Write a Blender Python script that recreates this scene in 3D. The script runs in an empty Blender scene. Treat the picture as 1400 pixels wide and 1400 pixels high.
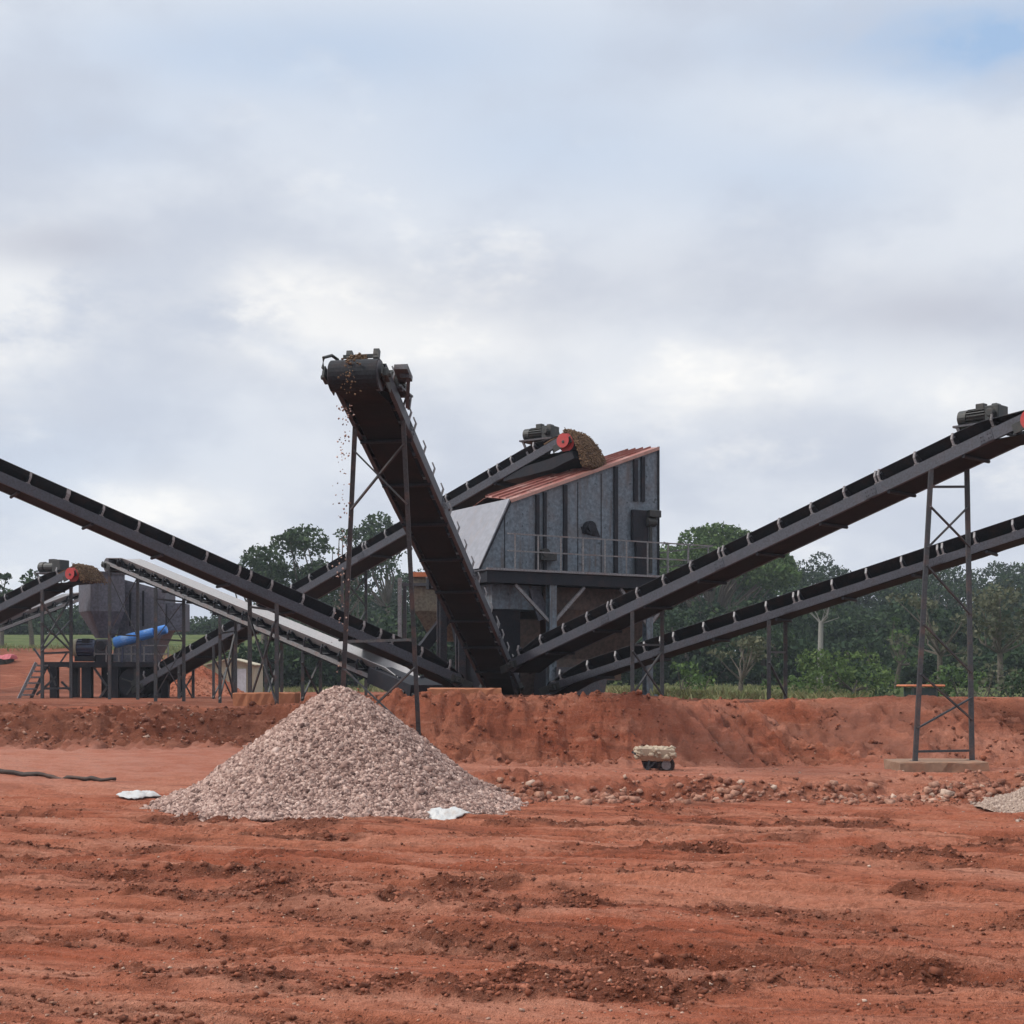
import bpy, math, random
import numpy as np
from mathutils import Vector, Matrix

random.seed(7)
RNG = np.random.default_rng(7)
scene = bpy.context.scene
col = scene.collection
R = math.radians
ZAX = Vector((0, 0, 1))

# ------------------------------------------------------------------ camera
F, CX, HY, CAMZ = 1923.0, 700.0, 930.0, 2.0      # focal length and horizon of the 1400 px photograph
cam = bpy.data.cameras.new("camera")
cam.sensor_width = 36.0
cam.lens = F / 1400.0 * 36.0
cam.shift_y = (HY - 700.0) / 1400.0
cam.clip_start = 0.1
cam.clip_end = 6000
camo = bpy.data.objects.new("camera", cam)
camo.location = (0, 0, CAMZ)
camo.rotation_euler = (R(90), 0, 0)
col.objects.link(camo)
scene.camera = camo


def at(px, py, Y):
    return Vector(((px - CX) * Y / F, Y, CAMZ + (HY - py) * Y / F))


def px_of(p):
    return CX + F * p.x / p.y


# ------------------------------------------------------------------ noise
def _h(ix, iy, seed):
    a = (ix.astype(np.int64) * 374761393 + iy.astype(np.int64) * 668265263 + seed * 974634777) & 0xffffffff
    a = ((a ^ (a >> 13)) * 1274126177) & 0xffffffff
    a = ((a ^ (a >> 16)) * 2246822519) & 0xffffffff
    a = a ^ (a >> 15)
    return (a & 0xffffff) / float(0xffffff)


def vn(x, y, seed=0):
    x = np.asarray(x, float); y = np.asarray(y, float)
    ix = np.floor(x); iy = np.floor(y)
    fx = x - ix; fy = y - iy
    u = fx * fx * fx * (fx * (fx * 6 - 15) + 10); v = fy * fy * fy * (fy * (fy * 6 - 15) + 10)
    a = _h(ix, iy, seed); b = _h(ix + 1, iy, seed); c = _h(ix, iy + 1, seed); d = _h(ix + 1, iy + 1, seed)
    return (a * (1 - u) + b * u) * (1 - v) + (c * (1 - u) + d * u) * v


def fbm(x, y, seed=0, oct=4):
    t = 0; a = 0.5; s = 0
    ca, sa = math.cos(0.6), math.sin(0.6)
    x = np.asarray(x, float); y = np.asarray(y, float)
    for i in range(oct):
        t = t + a * vn(x, y, seed + i * 17); s += a
        a *= 0.5; x, y = (x * 2.03 + 3.1), (y * 2.03 + 1.7)
    return t / s


def ridge(f, k):
    return np.clip(1 - np.abs(f - 0.5) * k, 0, 1)


def SS(a, b, t):
    t = np.clip((np.asarray(t, float) - a) / (b - a), 0, 1)
    return t * t * (3 - 2 * t)


# ------------------------------------------------------------------ ground height
def base_h(x, y):
    x = np.asarray(x, float); y = np.asarray(y, float)
    left = 1 - SS(-6.5, -3.0, x)
    right = SS(2.0, 6.5, x)
    wob = (fbm(x * 0.45, y * 0.12, 3, 3) - 0.5) * 1.3
    yy = y + wob
    zl = 0.68 * SS(22.6, 29.0, y)
    zb = 0.30 * np.clip((yy - 23.95) / 0.62, 0, 1)
    z = zl * left + zb * (1 - left)
    zt = 1.38 * left + (1 - left) * (1.6 * (1 - right) + 1.48 * right)
    foot = 29.8 * left + (1 - left) * (29.2 * (1 - right) + 28.9 * right)
    top = 30.9 * left + (1 - left) * (30.1 * (1 - right) + 31.1 * right)
    k = np.clip((y + wob * 0.5 - foot) / (top - foot), 0, 1)
    k = 0.55 * k + 0.45 * k * k * (3 - 2 * k)
    z = z * (1 - k) + zt * k
    # berm lip on the right, then lower ground behind it
    z = z + 0.16 * np.exp(-((y - 31.6) / 1.0) ** 2) * SS(5, 8, x)
    z = z - 1.75 * np.exp(-((x - 17.5) / 7.0) ** 2 - ((y - 59) / 10.0) ** 2)
    # earth bank behind the crusher on the left, then the hill
    hl = 1 - SS(-23, -16, x + (fbm(y * 0.1, x * 0.1, 9, 2) - .5) * 6)
    z = z + hl * 2.3 * SS(60, 74, y + (fbm(x * 0.2, y * 0.2, 5, 3) - .5) * 8)
    z = z + (1 - 0.75 * SS(0, 30, x)) * 3.0 * SS(78, 150, y)
    return z


def detail(x, y):
    """roughness of the worked earth and a soil mask"""
    patch = fbm(x * 0.42 + 4, y * 1.25 + (fbm(x * .3, y * .3, 61, 2) - .5) * 2, 21, 4)
    m = SS(0.57, 0.69, patch * .72 + .28 * fbm(x * 1.7, y * 4.2, 23, 4))
    warp = (fbm(x * 0.22, y * 0.22, 31, 3) - 0.5) * 1.6
    q = y + 0.30 * x + warp
    ruts = ridge(fbm(x * 0.07, q * 0.9, 41, 2), 9)
    rut2 = ridge(fbm(x * 0.12 + 9, q * 2.0, 47, 2), 11)
    rut3 = ridge(fbm(x * 0.2 + 5, (q - .12 * x) * 3.6, 49, 2), 12)
    fine = fbm(x * 4.5, y * 6.5, 51, 4) - 0.5
    vfine = fbm(x * 13, y * 17, 55, 3) - 0.5
    z = (fbm(x * 0.25, y * 0.4, 11, 3) - 0.5) * 0.20
    z = z - 0.085 * ruts - 0.06 * rut2 - 0.035 * rut3
    qs = y + 0.33 * x + .5 * (fbm(x * .12, x * 0, 63, 2) - .5)
    for (q0, amp, wd) in ((11.9, .05, .16), (13.6, .06, .12), (14.4, .075, .1), (15.2, .05, .12), (16.6, .06, .1), (17.3, .06, .12), (18.6, .05, .1), (19.6, .07, .1), (20.4, .05, .12)):
        dd = qs - q0 - .15 * (vn(x * .35 + q0 * 7, x * 0, 67) - .5)
        z = z - amp * np.exp(-(dd / wd) ** 2) + amp * .7 * np.exp(-((dd - 1.9 * wd) / wd) ** 2)
    # the broad sweeping wheel track
    tq = y - (10.75 - 0.80 * x * (x < 0) - 0.30 * x * (x >= 0) + .02 * x * x * (x < 0)) + .3 * (fbm(x * .3, x * 0, 69, 2) - .5)
    trk = np.exp(-(tq / .42) ** 4)
    z = z - .05 * trk
    m = np.maximum(m, np.exp(-(tq / .5) ** 2) * (.5 + .5 * SS(.4, .62, fbm(x * .8, y * 3, 25, 4))) * .9)
    tq2 = tq - 2.3
    z = z - .035 * np.exp(-(tq2 / .3) ** 4)
    m = np.maximum(m, np.exp(-(tq2 / .36) ** 2) * (.3 + .7 * SS(.4, .62, fbm(x * .8, y * 3, 26, 4))) * .7)
    lines = np.maximum(np.maximum(SS(.2, .9, rut2), SS(.3, .9, ruts)), .8 * SS(.3, .9, rut3))
    m = np.maximum(m, .7 * lines * SS(.38, .6, fbm(x * .5, y * 1.5, 27, 3)))
    z = z + fine * (0.035 + 0.16 * m) + vfine * (0.014 + 0.07 * m) + m * 0.02
    z = z + (fbm(x * 0.8, y * 3.2, 71, 3) - 0.5) * 0.09
    # cleated tyre prints
    for (x0, y0, sl, wd, ph, xa, xb) in ((0, 12.9, -0.30, 0.26, 0.0, -2.2, 1.6), (0, 14.6, 0.28, 0.30, .4, -1.2, 3.2),
                                       (2, 10.4, -0.12, 0.30, .1, -3, 5), (0, 16.6, 0.05, 0.32, .2, -7, 7),
                                       (0, 18.6, -0.04, 0.32, .6, -8, 8), (3, 12.3, -0.22, .3, .3, -1, 6)):
        dist = (y - (y0 + sl * (x - x0) + 0.10 * np.sin(x * 0.7 + ph * 9)))
        w = np.exp(-(dist / wd) ** 4) * SS(xa, xa + .8, x) * (1 - SS(xb - .8, xb, x))
        z = z - w * 0.028 + w * 0.022 * np.sign(np.sin((x + np.abs(dist) * 1.1 + ph) * 26))
    return z, m


def bank_mask(x, y):
    return SS(27.8, 28.9, y) * (1 - SS(30.6, 31.8, y))


def ground_h(x, y, with_detail=True):
    z = base_h(x, y)
    if with_detail:
        d, m = detail(x, y)
        near = (1 - SS(33, 60, y)) * (1 - SS(14, 22, np.abs(x)))
        damp = 1 - 0.45 * SS(21, 27, y)
        z = z + d * near * damp
        b = bank_mask(x, y)
        u = x + 1.15 * y + (fbm(x * .5, y * .5, 81, 3) - .5) * 1.6
        gul = ridge(fbm(u * 0.85, (y - 0.4 * x) * 0.10, 83, 2), 8)
        rightm = SS(1.5, 4.5, x)
        u2 = x + 1.35 * y + (fbm(x * .8, y * .8, 84, 3) - .5) * 1.1
        g2 = ridge(fbm(u2 * 1.7, (y - 0.4 * x) * 0.16, 85, 2), 10)
        z = z + b * (-(0.26 * gul + 0.15 * g2) * rightm + (fbm(x * 1.6, y * 1.9, 87, 4) - .5) * (0.42 - 0.2 * rightm)
                     + (fbm(x * 4.5, y * 6, 89, 4) - .5) * (0.46 - .10 * rightm) + (fbm(x * 8.5, y * 9.5, 90, 2) - .5) * .13)
        lip = np.exp(-((y - 24.25) / 0.6) ** 2) * SS(-3, 0, x)
        z = z + lip * ((fbm(x * 1.7, y * 2.3, 91, 4) - .5) * 0.34 + (fbm(x * 5, y * 6, 93, 3) - .5) * .30)
    return z


def gz(x, y, det=True):
    return float(ground_h(np.array([x]), np.array([y]), det)[0])


# ------------------------------------------------------------------ materials
def new_mat(name):
    m = bpy.data.materials.new(name)
    m.use_nodes = True
    nt = m.node_tree
    return m, nt, nt.nodes["Principled BSDF"]


def nn(nt, typ, **kw):
    n = nt.nodes.new(typ)
    for k, v in kw.items():
        if k in n.inputs.keys():
            n.inputs[k].default_value = v
        else:
            setattr(n, k, v)
    return n


def c4(c):
    return (c[0], c[1], c[2], 1.0)


def mixc(nt, fac, a, b, blend='MIX'):
    n = nt.nodes.new("ShaderNodeMix"); n.data_type = 'RGBA'; n.blend_type = blend
    for sock, v in ((n.inputs[0], fac), (n.inputs[6], a), (n.inputs[7], b)):
        if isinstance(v, bpy.types.NodeSocket):
            nt.links.new(v, sock)
        elif isinstance(v, (int, float)):
            sock.default_value = v
        else:
            sock.default_value = c4(v)
    return n.outputs[2]


def ramp(nt, val, a, b):
    n = nt.nodes.new("ShaderNodeMapRange"); n.interpolation_type = 'SMOOTHSTEP'
    nt.links.new(val, n.inputs[0]); n.inputs[1].default_value = a; n.inputs[2].default_value = b
    return n.outputs[0]


def noise(nt, scale, detail_=4, rough=0.55, vec=None, coord='Object', mscale=None):
    if vec is None:
        tc = nt.nodes.new("ShaderNodeTexCoord"); vec = tc.outputs[coord]
    if mscale:
        mp = nt.nodes.new("ShaderNodeMapping"); mp.inputs['Scale'].default_value = mscale
        nt.links.new(vec, mp.inputs[0]); vec = mp.outputs[0]
    n = nt.nodes.new("ShaderNodeTexNoise")
    n.inputs['Scale'].default_value = scale; n.inputs['Detail'].default_value = detail_
    n.inputs['Roughness'].default_value = rough
    nt.links.new(vec, n.inputs['Vector'])
    return n.outputs['Fac']


def bump(nt, bsdf, h, strength, dist):
    b = nt.nodes.new("ShaderNodeBump"); b.inputs['Strength'].default_value = strength
    b.inputs['Distance'].default_value = dist
    nt.links.new(h, b.inputs['Height']); nt.links.new(b.outputs[0], bsdf.inputs['Normal'])


def worn(name, base, dust=(0.17, 0.075, 0.048), amount=0.5, rough=0.6, metal=0.0, scale=3.0, spots=None, spec=0.4, streak=None):
    """painted or bare steel with drifts of red dust and wear"""
    m, nt, b = new_mat(name)
    n1 = noise(nt, scale, 6, 0.62)
    n2 = noise(nt, scale * 9, 4, 0.6)
    kd = 0.62 if max(base) < 0.2 else 0.86
    dark = tuple(c * kd for c in base); lite = tuple(min(1, c * (1.28 if kd < .7 else 1.06)) for c in base)
    c = mixc(nt, ramp(nt, n2, 0.3, 0.7), dark, lite)
    mx = nt.nodes.new("ShaderNodeMath"); mx.operation = 'MULTIPLY'
    nt.links.new(ramp(nt, n1, 0.46, 0.72), mx.inputs[0]); mx.inputs[1].default_value = amount
    c = mixc(nt, mx.outputs[0], c, dust)
    if spots:
        n3 = noise(nt, spots[1], 3, 0.5)
        c = mixc(nt, ramp(nt, n3, spots[2], spots[2] + 0.05), c, spots[0])
    if streak:
        n4 = noise(nt, 5.0, 5, 0.6, mscale=(1.0, 1.0, 0.09))
        ms = nt.nodes.new("ShaderNodeMath"); ms.operation = 'MULTIPLY'; ms.inputs[1].default_value = streak[1]
        nt.links.new(ramp(nt, n4, 0.5, 0.7), ms.inputs[0])
        c = mixc(nt, ms.outputs[0], c, streak[0])
    nt.links.new(c, b.inputs['Base Color'])
    b.inputs['Metallic'].default_value = metal
    b.inputs['Specular IOR Level'].default_value = spec
    r = nt.nodes.new("ShaderNodeMapRange"); nt.links.new(n2, r.inputs[0])
    r.inputs[3].default_value = rough - 0.12; r.inputs[4].default_value = min(1, rough + 0.16)
    nt.links.new(r.outputs[0], b.inputs['Roughness'])
    bump(nt, b, n2, 0.25, 0.01)
    return m


M = {}
M['steel'] = worn('dark steel paint', (0.05, 0.05, 0.06), amount=0.25, rough=0.5)
M['frame'] = worn('conveyor channel steel', (0.044, 0.049, 0.064), amount=0.07, rough=0.5)
M['leg'] = worn('trestle steel', (0.038, 0.042, 0.048), amount=0.35, rough=0.55)
M['bracket'] = worn('idler bracket paint', (0.17, 0.168, 0.178), amount=0.35, rough=0.45)
M['belt'] = worn('rubber belt', (0.014, 0.016, 0.020), amount=0.12, rough=0.65, spec=0.18)
M['belt_dusty'] = worn('dusty rubber belt', (0.009, 0.009, 0.0105), dust=(0.026, 0.015, 0.014), amount=0.6, rough=0.7, scale=1.6, spec=0.12)
M['belt_pale'] = worn('dusty belt with sky sheen', (0.25, 0.245, 0.25), dust=(0.30, 0.26, 0.26), amount=0.5, rough=0.3)  # pale base paints in the sky reflected off a dusty belt
M['rail'] = worn('pale rail', (0.16, 0.16, 0.165), amount=0.4, rough=0.5)
M['motor'] = worn('motor casting', (0.02, 0.023, 0.023), dust=(0.09, 0.07, 0.055), amount=0.35, rough=0.5, scale=6)
M['red'] = worn('red drum end paint', (0.38, 0.035, 0.035), amount=0.3, rough=0.4)
M['pinkred'] = worn('faded red tarpaulin', (0.42, 0.09, 0.11), amount=0.4, rough=0.6)
M['panel'] = worn('grey blue panel', (0.105, 0.135, 0.165), dust=(0.10, 0.085, 0.08), amount=0.5, rough=0.5, scale=1.2,
                  spots=((0.035, 0.05, 0.06), 5.0, 0.66), streak=((0.075, 0.06, 0.055), .75))
M['rib'] = worn('dark rib paint', (0.012, 0.014, 0.02), amount=0.08, rough=0.6, spec=0.2)
M['plate'] = worn('pale grey plate', (0.43, 0.44, 0.47), dust=(0.36, 0.34, 0.34), amount=0.5, rough=0.55, scale=1.0)
M['endplate'] = worn('smooth pale plate', (0.235, 0.245, 0.275), dust=(0.20, 0.20, 0.225), amount=0.5, rough=0.65, scale=.6, spots=((.16, .165, .18), 9, .74), streak=((.24, .225, .23), .6), spec=.2)
M['redsheet'] = worn('red oxide sheet', (0.23, 0.082, 0.066), dust=(0.36, 0.23, 0.20), amount=0.85, rough=0.6, scale=2.0, spots=((.12, .05, .04), 4, .64), spec=.2)
M['eave'] = worn('faded pink trim', (0.36, 0.21, 0.18), dust=(.25, .12, .09), amount=.6, rough=.6)
M['brownsteel'] = worn('dusty brown steel', (0.07, 0.05, 0.042), dust=(0.13, 0.075, 0.05), amount=0.8, rough=0.7, scale=1.0)
M['tan'] = worn('tan dusted steel', (0.16, 0.14, 0.105), dust=(0.20, 0.12, 0.085), amount=0.5, rough=0.7, scale=1.4)
M['orange'] = worn('orange rim paint', (0.50, 0.15, 0.06), amount=0.3, rough=0.5)
M['blue'] = worn('bright blue paint', (0.05, 0.21, 0.58), dust=(0.34, 0.48, 0.64), amount=0.9, rough=0.6, scale=2.0)
M['navy'] = worn('navy paint', (0.02, 0.03, 0.065), amount=0.2, rough=0.35)
M['darkgreen'] = worn('dark green paint', (0.02, 0.05, 0.045), amount=0.3, rough=0.5)
M['hopper'] = worn('grey hopper plate', (0.085, 0.088, 0.112), amount=0.12, rough=0.55, scale=1.3, streak=((.05, .048, .055), .6))
M['white'] = worn('white sheet', (0.45, 0.46, 0.46), dust=(0.36, 0.28, 0.23), amount=0.55, rough=0.4, scale=9)
M['cream'] = worn('cream sheeting', (0.36, 0.33, 0.24), dust=(0.3, 0.22, 0.16), amount=0.6, rough=0.7)
M['concrete'] = worn('dusty concrete', (0.235, 0.15, 0.105), dust=(0.30, 0.14, 0.085), amount=0.7, rough=0.9, scale=1.5, spec=0.2)
M['formwork'] = worn('orange earth covered pad', (0.36, 0.15, 0.08), dust=(0.30, 0.11, 0.065), amount=0.7, rough=0.9, scale=1.5, spec=0.2)
M['crust'] = worn('pale crust of dried mortar', (0.42, 0.335, 0.25), dust=(0.3, 0.22, 0.16), amount=0.6, rough=0.9, scale=8, spec=0.2)
M['rubber'] = worn('tyre rubber', (0.015, 0.015, 0.016), amount=0.25, rough=0.8)
M['glass'] = worn('dark cab glass', (0.012, 0.025, 0.028), amount=0.1, rough=0.12)
M['trunk'] = worn('bark', (0.10, 0.085, 0.07), dust=(0.06, 0.05, 0.04), amount=0.6, rough=0.9, scale=2, spec=0.2)
M['paletrunk'] = worn('pale bark', (0.20, 0.195, 0.18), dust=(0.25, 0.22, 0.2), amount=0.6, rough=0.9, scale=2, spec=0.2)
M['hose'] = worn('dark hose', (0.03, 0.018, 0.014), amount=0.4, rough=0.7)


def stone_mat(name, cols, rough=0.9, bmp=True):
    m, nt, b = new_mat(name)
    g = nt.nodes.new("ShaderNodeNewGeometry")
    cr = nt.nodes.new("ShaderNodeValToRGB")
    el = cr.color_ramp.elements
    while len(el) < len(cols):
        el.new(0.5)
    for i, (p, c) in enumerate(cols):
        el[i].position = p; el[i].color = c4(c)
    nt.links.new(g.outputs['Random Per Island'], cr.inputs[0])
    n = noise(nt, 14, 4, 0.6)
    cc = mixc(nt, ramp(nt, n, 0.35, 0.7), cr.outputs[0], (0.55, 0.5, 0.5), 'MULTIPLY')
    mixn = cc.node; mixn.inputs[0].default_value = 1
    nt.links.new(cc, b.inputs['Base Color'])
    b.inputs['Roughness'].default_value = rough
    b.inputs['Specular IOR Level'].default_value = 0.25
    return m


M['gravel'] = stone_mat('pink grey crushed stone', [(0, (0.10, 0.058, 0.05)), (0.22, (0.27, 0.17, 0.14)), (0.6, (0.41, 0.28, 0.235)), (1, (0.55, 0.41, 0.35))])
M['finesand'] = stone_mat('beige quarry sand', [(0, (0.30, 0.225, 0.185)), (0.5, (0.38, 0.29, 0.235)), (1, (0.46, 0.36, 0.30))])
M['clod'] = stone_mat('red earth clods', [(0, (0.12, 0.04, 0.022)), (0.5, (0.20, 0.066, 0.036)), (0.85, (0.29, 0.10, 0.056)), (1, (0.36, 0.14, 0.085))])
M['pebble'] = stone_mat('pale pebbles', [(0, (0.30, 0.14, 0.09)), (0.5, (0.40, 0.23, 0.16)), (1, (0.52, 0.38, 0.30))])
M['rubble'] = stone_mat('pale rubble', [(0, (0.22, 0.085, 0.055)), (0.6, (0.32, 0.145, 0.095)), (.9, (0.40, 0.23, 0.165)), (1, (0.5, 0.38, 0.3))])
M['brownsoil'] = stone_mat('brown ore soil', [(0, (0.10, 0.062, 0.036)), (0.5, (0.15, 0.095, 0.056)), (1, (0.21, 0.135, 0.08))])


def leaf_mat(name, a, b_, c):
    m, nt, b = new_mat(name)
    g = nt.nodes.new("ShaderNodeNewGeometry")
    n = noise(nt, 0.35, 3, 0.5)
    x = mixc(nt, ramp(nt, n, 0.35, 0.65), a, b_)
    mm = nt.nodes.new("ShaderNodeMath"); mm.operation = 'POWER'; mm.inputs[1].default_value = 3
    nt.links.new(g.outputs['Random Per Island'], mm.inputs[0])
    x = mixc(nt, mm.outputs[0], x, c)
    nt.links.new(x, b.inputs['Base Color'])
    b.inputs['Roughness'].default_value = 0.8
    b.inputs['Specular IOR Level'].default_value = 0.08
    tr = nt.nodes.new("ShaderNodeBsdfTranslucent")
    nt.links.new(x, tr.inputs[0])
    ms = nt.nodes.new("ShaderNodeMixShader"); ms.inputs[0].default_value = 0.18
    out = nt.nodes["Material Output"]
    nt.links.new(b.outputs[0], ms.inputs[1]); nt.links.new(tr.outputs[0], ms.inputs[2])
    nt.links.new(ms.outputs[0], out.inputs[0])
    return m


M['leaf_dark'] = leaf_mat('dark evergreen foliage', (0.022, 0.042, 0.022), (0.036, 0.06, 0.028), (0.066, 0.096, 0.042))
M['leaf_mid'] = leaf_mat('mid green foliage', (0.04, 0.074, 0.025), (0.062, 0.105, 0.034), (0.11, 0.16, 0.055))
M['leaf_grey'] = leaf_mat('grey green foliage', (0.06, 0.068, 0.042), (0.085, 0.09, 0.055), (0.14, 0.14, 0.09))
M['leaf_bright'] = leaf_mat('bright green foliage', (0.05, 0.088, 0.024), (0.075, 0.118, 0.034), (0.125, 0.165, 0.06))
M['leaf_wood'] = leaf_mat('far wood foliage', (0.012, 0.026, 0.016), (0.024, 0.044, 0.022), (0.05, 0.077, 0.033))
M['grassblade'] = leaf_mat('grass blades', (0.10, 0.12, 0.045), (0.15, 0.16, 0.07), (0.26, 0.24, 0.13))


def ground_mat():
    m, nt, b = new_mat('red laterite earth')
    tc = nt.nodes.new("ShaderNodeTexCoord"); P = tc.outputs['Object']
    rotn = nt.nodes.new('ShaderNodeMapping'); rotn.inputs['Rotation'].default_value = (0, 0, math.atan(0.30))
    nt.links.new(P, rotn.inputs[0]); Q_ = rotn.outputs[0]
    att = nt.nodes.new("ShaderNodeAttribute"); att.attribute_name = 'soil'
    sep = nt.nodes.new("ShaderNodeSeparateColor"); nt.links.new(att.outputs['Color'], sep.inputs[0])
    n_big = noise(nt, 0.5, 4, 0.55, Q_, mscale=(0.35, 1.0, 1.0))
    n_str = noise(nt, 1.6, 6, 0.65, Q_, mscale=(0.16, 1.0, 1.0))
    n_mid = noise(nt, 3.5, 6, 0.65, P, mscale=(0.5, 1, 1))
    n_fine = noise(nt, 22, 5, 0.65, P)
    n_vf = noise(nt, 70, 3, 0.6, P)
    c = mixc(nt, ramp(nt, n_big, 0.33, 0.67), (0.41, 0.112, 0.058), (0.51, 0.182, 0.105))
    c = mixc(nt, ramp(nt, n_str, 0.42, 0.70), c, (0.56, 0.25, 0.165))
    k = nt.nodes.new("ShaderNodeMath"); k.operation = 'MULTIPLY'; k.inputs[1].default_value = 0.8
    nt.links.new(ramp(nt, n_str, 0.47, 0.28), k.inputs[0])
    c = mixc(nt, k.outputs[0], c, (0.17, 0.048, 0.027))
    c = mixc(nt, ramp(nt, n_mid, 0.52, 0.75), c, (0.31, 0.085, 0.045))
    k2 = nt.nodes.new("ShaderNodeMath"); k2.operation = 'MULTIPLY'; k2.inputs[1].default_value = 0.82
    nt.links.new(sep.outputs[0], k2.inputs[0])
    c = mixc(nt, k2.outputs[0], c, (0.125, 0.042, 0.024))            # damp churned clods, darker ruts; shade painted in gullies and bench edge
    n_rut = noise(nt, 7.0, 5, 0.6, Q_, mscale=(0.055, 1.0, 1.0))
    n_7 = noise(nt, 8.0, 5, 0.7, P, mscale=(0.6, 1, 1))
    kr = nt.nodes.new("ShaderNodeMath"); kr.operation = 'MULTIPLY'; kr.inputs[1].default_value = 0.62
    nt.links.new(ramp(nt, n_rut, 0.56, 0.68), kr.inputs[0])
    c = mixc(nt, kr.outputs[0], c, (0.15, 0.052, 0.033))
    kr = nt.nodes.new("ShaderNodeMath"); kr.operation = 'MULTIPLY'; kr.inputs[1].default_value = 0.4
    nt.links.new(ramp(nt, n_rut, 0.42, 0.32), kr.inputs[0])
    c = mixc(nt, kr.outputs[0], c, (0.60, 0.29, 0.20))
    kr = nt.nodes.new("ShaderNodeMath"); kr.operation = 'MULTIPLY'; kr.inputs[1].default_value = 0.6
    nt.links.new(ramp(nt, n_7, 0.54, 0.68), kr.inputs[0])
    c = mixc(nt, kr.outputs[0], c, (0.16, 0.055, 0.035))
    c = mixc(nt, ramp(nt, n_fine, 0.3, 0.72), mixc(nt, 0.42, c, (0.13, 0.038, 0.02)), c)
    c = mixc(nt, ramp(nt, n_vf, 0.64, 0.72), c, (0.46, 0.26, 0.19))
    k3 = nt.nodes.new("ShaderNodeMath"); k3.operation = 'MULTIPLY'; k3.inputs[1].default_value = 0.6
    nt.links.new(sep.outputs[2], k3.inputs[0])
    c = mixc(nt, k3.outputs[0], c, mixc(nt, ramp(nt, n_mid, 0.3, 0.7), (0.42, 0.165, 0.112), (0.53, 0.27, 0.205)))
    # grass
    ng = noise(nt, 0.3, 5, 0.6, P)
    g = mixc(nt, ramp(nt, ng, 0.35, 0.65), (0.07, 0.10, 0.028), (0.135, 0.15, 0.055))
    g = mixc(nt, ramp(nt, n_mid, 0.4, 0.7), g, (0.04, 0.06, 0.02))
    gm = nt.nodes.new("ShaderNodeMath"); gm.operation = 'ADD'
    nt.links.new(sep.outputs[1], gm.inputs[0])
    off = nt.nodes.new("ShaderNodeMapRange"); nt.links.new(n_mid, off.inputs[0]); off.inputs[3].default_value = -0.35; off.inputs[4].default_value = 0.35
    nt.links.new(off.outputs[0], gm.inputs[1])
    c = mixc(nt, ramp(nt, gm.outputs[0], 0.42, 0.6), c, g)
    nt.links.new(c, b.inputs['Base Color'])
    b.inputs['Roughness'].default_value = 0.95
    b.inputs['Specular IOR Level'].default_value = 0.12
    ad = nt.nodes.new("ShaderNodeMath"); ad.operation = 'ADD'
    nt.links.new(n_fine, ad.inputs[0]); nt.links.new(n_mid, ad.inputs[1])
    ad2 = nt.nodes.new("ShaderNodeMath"); ad2.operation = 'ADD'
    nt.links.new(ad.outputs[0], ad2.inputs[0]); nt.links.new(n_vf, ad2.inputs[1])
    bump(nt, b, ad2.outputs[0], 1.0, 0.05)
    return m


M['ground'] = ground_mat()


# ------------------------------------------------------------------ object helpers
def tag(o, label=None, cat=None, group=None, kind=None):
    if label: o['label'] = label
    if cat: o['category'] = cat
    if group: o['group'] = group
    if kind: o['kind'] = kind
    return o


def thing(name, label, cat, loc, group=None):
    o = bpy.data.objects.new(name, None)
    o.empty_display_size = 0.2
    o.location = loc
    col.objects.link(o)
    return tag(o, label, cat, group)


def rootloc(o):
    v = Vector((0, 0, 0))
    while o is not None:
        v = v + o.location; o = o.parent
    return v


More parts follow.
